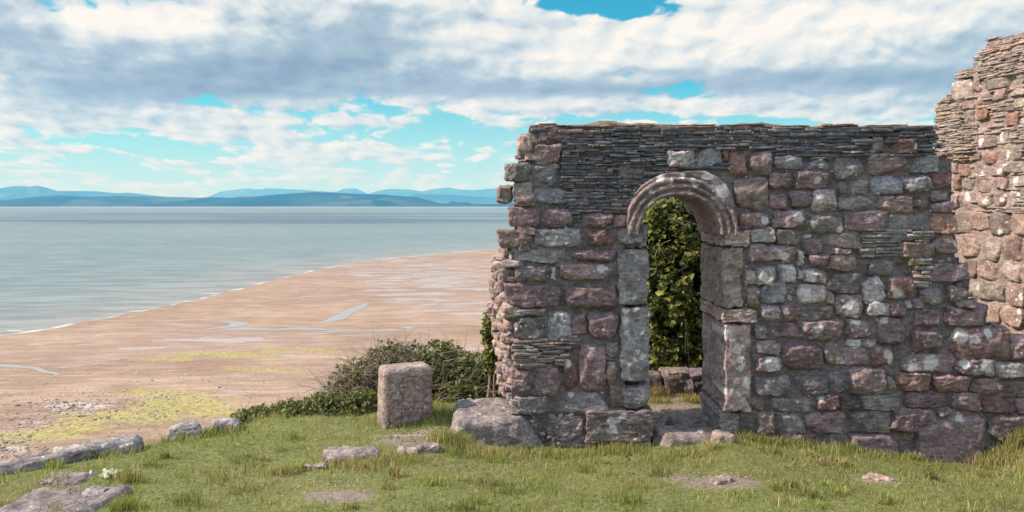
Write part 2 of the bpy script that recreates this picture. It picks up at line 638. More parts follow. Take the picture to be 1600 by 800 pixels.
def poly_sd(poly, x, y):
    """signed distance, positive outside"""
    d = np.full(x.shape, 1e9)
    ins = np.zeros(x.shape, bool)
    for i in range(len(poly)):
        (x0, y0), (x1, y1) = poly[i], poly[(i + 1) % len(poly)]
        ex, ey = x1 - x0, y1 - y0
        t = np.clip(((x - x0) * ex + (y - y0) * ey) / (ex * ex + ey * ey), 0, 1)
        d = np.minimum(d, np.hypot(x - x0 - t * ex, y - y0 - t * ey))
        c = ((y0 > y) != (y1 > y))
        with np.errstate(divide='ignore', invalid='ignore'):
            xi = x0 + (y - y0) / (y1 - y0 if y1 != y0 else 1e-9) * ex
        ins ^= c & (x < xi)
    return np.where(ins, -d, d)


def gz(x, y):
    x = np.asarray(x, float)
    y = np.asarray(y, float)
    h = 1.66 + 0.29 * np.clip(y / 6.3, 0, 1)
    h = h + np.interp(x, [-0.7, 0.0, 0.4, 1.1, 1.45, 1.75, 2.1, 2.7, 3.4, 3.95, 4.2, 4.6, 7], [0, 0.09, 0.13, 0.12, 0.05, -0.01, 0.06, 0.11, 0.21, 0.24, 0.12, 0.05, 0.05]) * np.exp(-(np.maximum(0, 6.2 - y) / 0.75) ** 2) * np.exp(-(np.maximum(0, y - 6.6) / 0.5) ** 2)
    h = h + 0.10 * sstep(0.9, 4.3, x) * sstep(3.0, 5.0, y)  * (1 - sstep(5.2, 6.2, y))
    h = h - 0.05 * np.exp(-((x + 0.95) / 0.55) ** 2 - ((y - 5.95) / 0.22) ** 2)
    h = h - 0.07 * np.exp(-((x + 0.2) / 0.7) ** 2 - ((y - 6.9) / 0.5) ** 2)
    p = np.stack([x.ravel() * 0.9, y.ravel() * 0.9, np.full(x.size, 5.0)], 1)
    h = h - (0.045 * fbm(p, 2) + 0.02 * fbm(p * 4.2, 2)).reshape(x.shape)
    d = poly_sd(TERR, x, y)
    z = EYE - h - np.maximum(0, d + 0.05) * 1.5
    return np.maximum(z, -2.5)


def G(px, py):
    """point of the terrace seen at a pixel"""
    Y = np.arange(3.0, 13.0, 0.01)
    X = (px - 800) / F * Y
    hit = np.nonzero((EYE - (py - HOR) / F * Y <= gz(X, Y)) & (poly_sd(TERR, X, Y) < 0.12))[0]
    k = hit[0] if len(hit) else int(np.argmin(np.abs(EYE - (py - HOR) / F * Y - gz(X, Y))))
    return float(X[k]), float(Y[k])


def grid_mesh(xs, ys, zf):
    XX, YY = np.meshgrid(xs, ys)
    ZZ = zf(XX, YY)
    V = np.stack([XX.ravel(), YY.ravel(), ZZ.ravel()], 1)
    nx, ny = len(xs), len(ys)
    i = (np.arange(ny - 1)[:, None] * nx + np.arange(nx - 1)[None, :]).ravel()
    return V, np.stack([i, i + 1, i + nx + 1, i + nx], 1)


# bare and dry places, as ellipses seen on the ground: (x, y, half width, half height, bareness)
BARE = [(1125, 755, 66, 11, 1.4), (1372, 749, 34, 7, 1.4), (1060, 748, 40, 7, 0.9), (640, 690, 55, 10, 1.1), (680, 684, 30, 8, 1.0), (530, 776, 70, 13, 1.0), (545, 770, 26, 6, 0.5), (1055, 668, 50, 14, 1.0), (1060, 650, 60, 16, 1.3), (1060, 640, 70, 14, 1.0), (1060, 622, 70, 12, 0.9), (405, 752, 26, 10, 0.7),
        (30, 790, 70, 22, 0.8), (440, 745, 40, 8, 0.6), (1180, 762, 60, 7, 0.5), (380, 758, 90, 10, 0.35), (250, 770, 70, 8, 0.3)]
DRY = [(480, 765, 170, 26, 0.6), (330, 760, 140, 22, 0.35), (1150, 750, 140, 16, 0.6), (1250, 725, 300, 14, 0.25), (620, 730, 120, 16, 0.7), (1570, 710, 40, 40, 0.9), (780, 725, 110, 16, 0.45), (1150, 668, 60, 20, 0.7), (1390, 755, 110, 10, 0.4), (80, 765, 120, 14, 0.3), (520, 735, 80, 16, 0.5)]
BAREW = [(*G(a, b), c, d, e_) for a, b, c, d, e_ in BARE]


def px_of(x, y, z):
    return 800 + F * x / np.maximum(y, 0.5), HOR + F * (EYE - z) / np.maximum(y, 0.5)


def ell(lst, X, Y):
    m = np.zeros(X.shape)
    for a, b, c, d, e_ in lst:
        m = np.maximum(m, e_ * np.exp(-((X - a) / c) ** 2 - ((Y - b) / d) ** 2))
    return m


xs = np.concatenate([np.linspace(-34, -6, 26)[:-1], np.arange(-6, 7.001, 0.055), np.linspace(7, 40, 22)[1:]])
ys = np.concatenate([np.linspace(-30, 2.5, 26)[:-1], np.arange(2.5, 11.5, 0.055), np.linspace(11.5, 17, 14)[1:]])
V, Q = grid_mesh(xs, ys, gz)
PX, PY = px_of(V[:, 0], V[:, 1], V[:, 2])
front = (V[:, 1] > 2)
nz = fbm(V * np.array([2.5, 2.5, 0.2]) + 3, 3)
bare = np.where(front, ell(BARE, PX, PY), 0) + 0.25 * nz
slope = sstep(0.0, 0.25, poly_sd(TERR, V[:, 0], V[:, 1]))
mb = MB()
green = np.array([0.20, 0.21, 0.07])
soil = np.array([0.30, 0.235, 0.195])
k = np.clip(np.maximum(sstep(0.35, 0.8, bare), slope * 0.3), 0, 1)[:, None]
mb.add(V, Q, None, green * (1 - k) + soil * k, k[:, 0])
mg, t, b = mat('turf_soil')
P = t.node('ShaderNodeTexCoord').outputs['Object']
n = t.noise(P, 30, 6, 0.7)
n2 = t.noise(P, 140, 3, 0.6)
c = t.mix(1.0, t.attr('Col'), t.mix(t.ss(n, 0.3, 0.7), (0.6, 0.58, 0.55), (1.35, 1.35, 1.3)), 'MULTIPLY')
c = t.mix(1.0, c, t.mix(t.ss(n2, 0.35, 0.65), (0.7, 0.7, 0.7), (1.25, 1.25, 1.25)), 'MULTIPLY')
t.l.new(c, b.inputs['Base Color'])
b.inputs['Roughness'].default_value = 0.95
t.l.new(t.bump(t.m('ADD', n, n2), 0.9, 0.02), b.inputs['Normal'])
tag(mb.build('ground', mg), kind='structure')

# ------------------------------------------------------------------ beach and sea
SHORE = np.array([(-75, -60), (-52, 20), (-42, 46), (-39.2, 56.6), (-37.6, 60.5), (-36.3, 64.5), (-34.9, 70), (-33.5, 77.5), (-32.2, 93), (-30.3, 116.7), (-23.8, 137.5), (-15, 152), (-5.7, 165), (20, 186), (70, 225), (205, 300), (600, 420), (2500, 900)])


def shore_d(x, y):
    """signed distance to the waterline, positive on the land side"""
    d = np.full(x.shape, 1e9)
    sg = np.ones(x.shape)
    for i in range(len(SHORE) - 1):
        (x0, y0), (x1, y1) = SHORE[i], SHORE[i + 1]
        ex, ey = x1 - x0, y1 - y0
        t_ = np.clip(((x - x0) * ex + (y - y0) * ey) / (ex * ex + ey * ey), 0, 1)
        dd = np.hypot(x - x0 - t_ * ex, y - y0 - t_ * ey)
        cr_ = (x - x0) * ey - (y - y0) * ex
        up = dd < d
        sg = np.where(up, np.sign(cr_), sg)
        d = np.where(up, dd, d)
    return d * sg


def sand_z(x, y):
    d = shore_d(x, y)
    p = np.stack([x.ravel() * 0.12, y.ravel() * 0.3, np.zeros(x.size)], 1)
    nn = fbm(p, 3).reshape(x.shape)
    return np.clip(0.011 * d, -2.0, 0.75) + 0.05 * nn * sstep(3, 14, d) + 0.012 * nn


def S(px, py, lift=0.0):
    """point of the beach seen at a pixel"""
    Y = 50.0
    for _ in range(4):
        X = (px - 800) / F * Y
        z = float(sand_z(np.array([X]), np.array([Y]))[0])
        Y = F * (EYE - z) / (py - HOR)
    return np.array([(px - 800) / F * Y, Y, z + lift])


ALGAE = [(285, 632, 85, 15, 1.1), (330, 645, 55, 9, 1.0), (190, 652, 110, 10, 1.0), (70, 678, 80, 9, 0.95), (230, 613, 70, 6, 0.85), (130, 664, 60, 10, 0.8), (20, 692, 60, 8, 0.7), (10, 495 + 500, 1, 1, 0),
         (250, 561, 60, 4.5, 0.75), (350, 554, 90, 5, 0.8), (480, 548, 110, 4, 0.6), (400, 577, 80, 4, 0.6), (520, 583, 60, 4, 0.35), (370, 563, 60, 3, 0.4)]
ROCKY = [(115, 636, 70, 14, 1.0), (50, 660, 60, 8, 0.8), (10, 700, 50, 16, 0.9), (250, 622, 50, 7, 0.5), (180, 628, 60, 12, 0.6), (240, 650, 60, 8, 0.4)]
WET = [(680, 440, 150, 45, 1.0), (740, 480, 120, 22, 0.9), (600, 425, 140, 22, 0.8), (380, 528, 190, 16, 0.8), (230, 545, 160, 12, 0.6), (640, 540, 120, 12, 0.5), (90, 555, 120, 14, 0.4), (560, 520, 160, 12, 0.6)]
ys = np.geomspace(9, 420, 300)
cs = np.linspace(-1.25, 1.25, 380)
YY = np.repeat(ys[:, None], len(cs), 1)
XX = cs[None, :] * (YY + 12)
ZZ = sand_z(XX, YY)
V = np.stack([XX.ravel(), YY.ravel(), ZZ.ravel()], 1)
nx = len(cs)
i = (np.arange(len(ys) - 1)[:, None] * nx + np.arange(nx - 1)[None, :]).ravel()
Q = np.stack([i, i + 1, i + nx + 1, i + nx], 1)
PX, PY = px_of(V[:, 0], V[:, 1], V[:, 2])
mb = MB()
sdist = shore_d(V[:, 0], V[:, 1])
mb.add(V, Q, None, np.stack([ell(ALGAE, PX, PY), ell(ROCKY, PX, PY), np.maximum(ell(WET, PX, PY), 0.0)], 1), np.exp(-np.maximum(sdist, 0) / 1.2))
ms, t, b = mat('wet_sand')
P = t.node('ShaderNodeTexCoord').outputs['Object']
al, ro, we = t.sep(t.attr('Col'))
edge = t.attr('lich', 'Fac')
Pst = t.vm('MULTIPLY', P, (0.35, 1.0, 1.0))
nb = t.noise(Pst, 0.10, 5, 0.6)
nm = t.noise(Pst, 0.9, 5, 0.65)
nf = t.noise(P, 5.0, 5, 0.7)
c = t.mix(t.ss(nb, 0.35, 0.65), (0.310, 0.212, 0.157), (0.385, 0.272, 0.206))
rip = t.noise(t.vm('MULTIPLY', P, (0.25, 1.6, 1.0)), 1.6, 4, 0.6)
c = t.mix(1.0, c, t.mix(t.ss(nm, 0.3, 0.7), (0.80, 0.77, 0.75), (1.14, 1.14, 1.14)), 'MULTIPLY')
c = t.mix(1.0, c, t.mix(t.ss(rip, 0.35, 0.65), (0.87, 0.85, 0.83), (1.08, 1.08, 1.08)), 'MULTIPLY')
c = t.mix(1.0, c, t.mix(t.ss(nf, 0.35, 0.7), (0.86, 0.85, 0.84), (1.1, 1.1, 1.1)), 'MULTIPLY')
c = t.mix(t.m('MULTIPLY', we, 0.45), c, (0.285, 0.205, 0.185))
# stones and shingle
vs = t.voro(t.vm('MULTIPLY', P, (1.0, 0.8, 1.0)), 2.2, out='Color')
vr, vg, vb = t.sep(vs)
shing = t.mix(vr, (0.18, 0.135, 0.125), (0.56, 0.47, 0.41))
rmask = t.ss(t.m('ADD', t.m('MULTIPLY', ro, 0.8), t.m('MULTIPLY', nm, 0.9)), 0.85, 1.1)
c = t.mix(t.m('MULTIPLY', rmask, 0.75), c, shing)
# weed
na = t.noise(t.vm('MULTIPLY', P, (0.45, 1.0, 1.0)), 1.5, 7, 0.8)
amask = t.ss(t.m('ADD', al, t.m('MULTIPLY', t.m('SUBTRACT', na, 0.5), 3.0)), 0.22, 0.68, 0, 0.92)
amask = t.m('MULTIPLY', amask, t.ss(t.noise(P, 0.42, 5, 0.65), 0.30, 0.42, 0.35, 1.0))
wc = t.mix(t.ss(nf, 0.35, 0.65), (0.22, 0.18, 0.06), (0.43, 0.375, 0.14))
c = t.mix(amask, c, wc)
# standing water in the ripples, its pale sky reflection put into the colour
np_ = t.noise(t.vm('MULTIPLY', P, (0.22, 0.85, 1.0)), 0.75, 4, 0.6, 0.3)
pud = t.ss(t.m('ADD', np_, t.m('MULTIPLY', we, 0.17)), 0.645, 0.70)
pud = t.m('MULTIPLY', pud, t.m('SUBTRACT', 1.0, amask))
c = t.mix(t.m('MULTIPLY', pud, 0.6), c, (0.44, 0.375, 0.36))
t.l.new(c, b.inputs['Base Color'])
rg = t.m('SUBTRACT', 0.75, t.m('MULTIPLY', pud, 0.45))
t.l.new(rg, b.inputs['Roughness'])
t.l.new(t.m('ADD', 0.2, t.m('MULTIPLY', pud, 0.1)), b.inputs['Specular IOR Level'])
hh = t.m('MULTIPLY', t.m('ADD', nm, t.m('MULTIPLY', nf, 0.5)), t.m('SUBTRACT', 1.0, pud))
t.l.new(t.bump(hh, 0.55, 0.09), b.inputs['Normal'])
tag(mb.build('beach', ms), kind='structure')

# sea: sheet fading out of view under the sand, to beyond the far shore
ys = np.concatenate([np.linspace(-60, 30, 20)[:-1], np.geomspace(30, 23500, 250)])
cs = np.linspace(-1.1, 1.1, 200)
YY = np.repeat(ys[:, None], len(cs), 1)
XX = cs[None, :] * (np.abs(YY) * 1.25 + 80)
V = np.stack([XX.ravel(), YY.ravel(), np.zeros(XX.size)], 1)
nx = len(cs)
i = (np.arange(len(ys) - 1)[:, None] * nx + np.arange(nx - 1)[None, :]).ravel()
Q = np.stack([i, i + 1, i + nx + 1, i + nx], 1)
sh = np.maximum(-shore_d(V[:, 0], V[:, 1]), 0)
mb = MB()
mb.add(V, Q, None, np.stack([np.exp(-sh / 4.0), np.exp(-sh / 16.0), np.exp(-sh / 0.9)], 1), np.exp(-sh / 7.0))
mw, t, b = mat('shallow_sea')
P = t.node('ShaderNodeTexCoord').outputs['Object']
c1, c2, c3 = t.sep(t.attr('Col'))
foamz = t.attr('lich', 'Fac')
px_, py_, pz_ = t.sep(P)
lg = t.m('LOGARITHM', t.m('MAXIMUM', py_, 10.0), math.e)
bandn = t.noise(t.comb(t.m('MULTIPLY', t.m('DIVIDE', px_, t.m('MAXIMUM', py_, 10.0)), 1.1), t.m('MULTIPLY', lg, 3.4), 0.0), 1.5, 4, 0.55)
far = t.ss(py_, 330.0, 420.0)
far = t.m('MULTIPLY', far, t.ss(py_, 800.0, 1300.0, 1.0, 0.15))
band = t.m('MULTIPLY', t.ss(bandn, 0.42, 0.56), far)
open_sea = t.mix(t.ss(bandn, 0.3, 0.7), (0.135, 0.185, 0.19), (0.175, 0.22, 0.22))
c = t.mix(t.m('MULTIPLY', band, 0.85), open_sea, (0.04, 0.07, 0.12))  # far dark bands: cloud shadow and wind ripple shade painted into the colour
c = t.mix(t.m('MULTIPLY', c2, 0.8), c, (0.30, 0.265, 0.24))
rp = t.noise(t.vm('MULTIPLY', P, (0.12, 0.5, 1.0)), 0.9, 5, 0.65)
c = t.mix(1.0, c, t.mix(t.ss(rp, 0.35, 0.65), (0.70, 0.73, 0.76), (1.20, 1.17, 1.13)), 'MULTIPLY')
fn = t.noise(t.vm('MULTIPLY', P, (0.16, 0.75, 1.0)), 1.0, 5, 0.7)
foam = t.ss(t.m('ADD', fn, t.m('MULTIPLY', foamz, 0.13)), 0.725, 0.765)
foam = t.m('MAXIMUM', foam, t.m('MULTIPLY', t.ss(t.m('ADD', c3, t.m('MULTIPLY', fn, 0.7)), 1.02, 1.2), 0.55))
c = t.mix(t.m('MULTIPLY', foam, t.ss(foamz, 0.01, 0.1)), c, (0.80, 0.78, 0.74))
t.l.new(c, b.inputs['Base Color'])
b.inputs['Roughness'].default_value = 0.30
b.inputs['IOR'].default_value = 1.33
b.inputs['Specular IOR Level'].default_value = 0.22
wv = t.noise(t.vm('MULTIPLY', P, (0.35, 1.0, 1.0)), 1.3, 4, 0.6)
t.l.new(t.bump(wv, 0.6, 0.25), b.inputs['Normal'])
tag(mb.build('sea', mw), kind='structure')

# tidal channels lying on the sand
mc, t, b = mat('channel_water')
b.inputs['Base Color'].default_value = (0.31, 0.285, 0.27, 1)  # pale base colour stands in for the reflected clouds
b.inputs['Roughness'].default_value = 0.28
b.inputs['Specular IOR Level'].default_value = 0.5


def channel(pts, wpx):
    w3 = [S(a, c_, 0.03) for a, c_ in pts]
    # smooth polyline
    w3 = np.array(w3)
    tt = np.linspace(0, len(w3) - 1, 12 * len(w3))
    P3 = np.stack([np.interp(tt, np.arange(len(w3)), w3[:, k_]) for k_ in range(3)], 1)
    for _ in range(6):
        P3[1:-1] = 0.25 * P3[:-2] + 0.5 * P3[1:-1] + 0.25 * P3[2:]
    tg = np.gradient(P3, axis=0)
    nn = np.stack([-tg[:, 1], tg[:, 0], 0 * tg[:, 0]], 1)
    nn /= np.linalg.norm(nn, axis=1)[:, None] + 1e-9
    m = len(P3)
    wd = np.interp(np.linspace(0, 1, m), np.linspace(0, 1, len(wpx)), wpx) * (1 + 0.5 * perlin(P3 * 0.6))
    L_, R_ = P3 + nn * wd[:, None], P3 - nn * wd[:, None]
    up = np.array([0, 0, 1.0])
    for A in (L_, R_):
        A[:, 2] = sand_z(A[:, 0], A[:, 1]) + 0.012
    Mid = P3.copy()
    Mid[:, 2] = np.maximum(sand_z(P3[:, 0], P3[:, 1]) + 0.02, (L_[:, 2] + R_[:, 2]) / 2)
    Vv = np.concatenate([L_, Mid, R_])
    ii = np.arange(m - 1)
    Qq = np.concatenate([np.stack([ii + k_ * m, ii + 1 + k_ * m, ii + 1 + (k_ + 1) * m, ii + (k_ + 1) * m], 1) for k_ in (0, 1)])
    mb_ = MB()
    mb_.add(Vv, Qq)
    tag(mb_.build('tidal_channel', mc), kind='structure')


channel([(155, 502), (230, 505), (320, 503), (350, 502), (376, 505), (366, 510), (318, 515)], [0.03, 0.04, 0.06, 0.2, 0.7, 0.5, 0.2])
channel([(345, 515), (372, 514), (430, 515), (480, 514), (560, 517), (620, 516), (700, 514)], [0.3, 0.7, 0.35, 0.35, 0.3, 0.15, 0.06])
channel([(500, 505), (525, 499), (540, 490), (556, 483), (575, 474)], [0.25, 0.8, 0.5, 0.7, 0.2])
channel([(-40, 570), (0, 571), (55, 575), (66, 580), (92, 585), (78, 590)], [0.3, 0.3, 0.25, 0.15, 0.15, 0.05])
channel([(60, 567), (120, 566), (170, 563), (188, 562)], [0.04, 0.12, 0.15, 0.25])

# loose stones on the shingle of the beach, far too many to count
mb = MB()
V0, Q0 = box_tpl(3, 3, 2)
cand = 0
while cand < 2200:
    X, Y = random.uniform(-20, 420), random.uniform(575, 735)
    wgt = ell(ROCKY, np.array([X]), np.array([Y]))[0] + 0.05
    if random.random() > wgt:
        continue
    p = S(X, Y)
    a = random.uniform(0.015, 0.05) * (2.2 if random.random() < 0.05 else 1)
    q = V0 / np.linalg.norm(V0, axis=1)[:, None] * np.array([a * random.uniform(1, 1.8), a, a * 0.5])
    q = q * (1 + 0.35 * perlin(q * 9 + random.uniform(0, 90)))[:, None]
    an = random.uniform(0, 3.14)
    q = np.stack([q[:, 0] * math.cos(an) - q[:, 1] * math.sin(an), q[:, 0] * math.sin(an) + q[:, 1] * math.cos(an), q[:, 2]], 1)
    g = random.choice([(0.13, 0.10, 0.09), (0.2, 0.16, 0.15), (0.24, 0.19, 0.17), (0.27, 0.21, 0.19), (0.5, 0.45, 0.41)])
    mb.add(q + p, Q0, None, g, 0.1)
    cand += 1
tag(mb.build('shingle', M_ROCK), 'dark and pale loose stones strewn over the weedy patch of beach', 'shingle', kind='stuff')

# far sandbank
mb = MB()
xs_ = np.linspace(-5200, 5200, 160)
yy = np.array([-320.0, -120, 0, 160, 380])
Vb = []
for j, o_ in enumerate(yy):
    wob = 120 * np.array(fbm(np.stack([xs_ * 0.0007, 0 * xs_ + j * 3.1, 0 * xs_], 1), 3))
    Vb.append(np.stack([xs_, 4700 + o_ + wob, np.full(len(xs_), (-0.5, 0.5, 0.9, 0.5, -0.5)[j])], 1))
Vb = np.concatenate(Vb)
nx = len(xs_)
i = (np.arange(4)[:, None] * nx + np.arange(nx - 1)[None, :]).ravel()
mb.add(Vb, np.stack([i, i + 1, i + nx + 1, i + nx], 1), None, (0.62, 0.47, 0.40))
mk, t, b = mat('sandbank_sand')
t.l.new(t.attr('Col'), b.inputs['Base Color'])
b.inputs['Roughness'].default_value = 0.9
tag(mb.build('sandbank', mk), kind='structure')

# far hills
mh, t, b = mat('hill_land')
P = t.node('ShaderNodeTexCoord').outputs['Object']
n = t.noise(P, 0.0022, 6, 0.6)
vf = t.voro(P, 0.0035, out='Color')
a_, b_, c_ = t.sep(vf)
c = t.mix(t.ss(n, 0.4, 0.6), (0.012, 0.04, 0.035), (0.035, 0.07, 0.05))
c = t.mix(t.m('MULTIPLY', t.ss(a_, 0.72, 0.80), t.ss(t.noise(P, 0.0009, 3), 0.45, 0.6)), c, (0.09, 0.12, 0.09))
t.l.new(c, b.inputs['Base Color'])
b.inputs['Roughness'].default_value = 1.0
b.inputs['Specular IOR Level'].default_value = 0.0


def hills(prof, dist, depth, rough, seed):
    pr = np.array(prof, float)
    xx = np.arange(pr[0, 0], pr[-1, 0], 1.5)
    hy = np.interp(xx, pr[:, 0], pr[:, 1])
    hx = (xx - 800) / F * dist
    hz = np.maximum(EYE + (HOR - hy) / F * dist, 1.0)
    hz = hz * (1 + rough * np.array(fbm(np.stack([hx * 0.002, 0 * hx + seed, 0 * hx], 1), 4)))
    rows = np.linspace(-1, 1, 25)
    Vh = []
    for r_ in rows:
        f_ = (1 - abs(r_)) ** (0.8) if r_ < 0 else (1 - r_ ** 2)
        y_ = dist + r_ * depth
        nn = np.array(fbm(np.stack([hx * 0.0013, np.full(len(hx), y_ * 0.0013), np.full(len(hx), seed)], 1), 4))
        z_ = hz * f_ * (1 + 0.45 * nn * (1 - f_)) - 2 * (abs(r_) > 0.99)
        Vh.append(np.stack([hx * y_ / dist if False else hx, np.full(len(hx), y_), z_], 1))
    Vh = np.concatenate(Vh)
    nx = len(xx)
    i = (np.arange(24)[:, None] * nx + np.arange(nx - 1)[None, :]).ravel()
    m_ = MB()
    m_.add(Vh, np.stack([i, i + 1, i + nx + 1, i + nx], 1))
    tag(m_.build('hills', mh), kind='structure')


hills([(-1100, 318), (-900, 309), (-700, 304), (-520, 308), (-380, 313), (-260, 309), (-160, 306), (-90, 312), (-30, 316), (0, 319), (25, 313), (40, 309), (60, 307), (97, 305.5), (140, 307.5), (180, 306), (230, 307), (290, 308), (310, 309), (330, 308), (360, 309), (375, 307.5), (400, 307), (430, 304), (490, 300), (520, 301), (560, 303), (600, 304), (650, 308), (685, 318), (700, 318), (706, 314.5), (715, 316.5), (730, 316), (738, 319), (780, 319), (830, 315), (1000, 310), (1200, 309), (1400, 312), (1700, 310)], 6600, 800, 0.02, 3.3)
hills([(-1050, 312), (-900, 302), (-700, 297), (-560, 303), (-400, 299), (-300, 304), (-200, 298), (-100, 300), (-50, 296), (0, 294), (20, 291), (35, 290.5), (45, 292), (55, 290), (65, 294), (78, 299), (100, 298), (150, 299), (180, 302), (200, 301), (250, 307), (330, 313), (620, 314), (650, 303), (700, 304), (740, 307), (780, 309), (900, 305), (1200, 306), (1700, 303)], 13500, 1300, 0.015, 8.3)
hills([(-1000, 305), (-800, 292), (-640, 297), (-480, 293), (-300, 302), (-200, 310), (100, 304), (250, 309), (320, 309), (330, 307), (345, 299), (385, 294), (400, 296), (420, 294), (470, 296), (490, 298), (525, 300), (535, 295), (555, 294), (565, 299), (575, 303), (590, 298), (610, 295), (640, 296), (660, 299), (680, 295), (700, 293), (720, 296), (740, 297), (760, 295), (780, 294), (900, 290), (1100, 298), (1700, 296)], 20000, 1700, 0.012, 14.3)

# ------------------------------------------------------------------ haze (the air of the bay)
hb = MB()
Vx, Qx = box_tpl(1, 1, 1)
x0, x1, y0, y1, z0, z1 = -36000, 36000, -400, 24500, -4.0, 660
hb.add((Vx + 1) / 2 * np.array([x1 - x0, y1 - y0, z1 - z0]) + np.array([x0, y0, z0]), Qx)
mhz = bpy.data.materials.new('sea_air')
mhz.use_nodes = True
t = NT(mhz.node_tree)
t.n.clear()
pv = t.node('ShaderNodeVolumePrincipled')
pv.inputs['Color'].default_value = (0.12, 0.45, 1.0, 1)
pv.inputs['Absorption Color'].default_value = (1, 1, 1, 1)
pv.inputs['Density'].default_value = 1.15e-4
pv.inputs['Anisotropy'].default_value = 0.0
oo = t.node('ShaderNodeOutputMaterial')
t.l.new(pv.outputs[0], oo.inputs['Volume'])
hz_o = tag(hb.build('haze', mhz, smooth=False), kind='stuff')

# ------------------------------------------------------------------ the front wall
RG = {1: (740, 180), 2: (740, 440), 3: (960, 180), 4: (960, 440), 5: (1220, 180), 6: (1180, 440), 7: (1300, 30), 8: (1300, 440)}


def rpx(r, x, y):
    return RG[r][0] + x * 0.375, RG[r][1] + y * 0.375


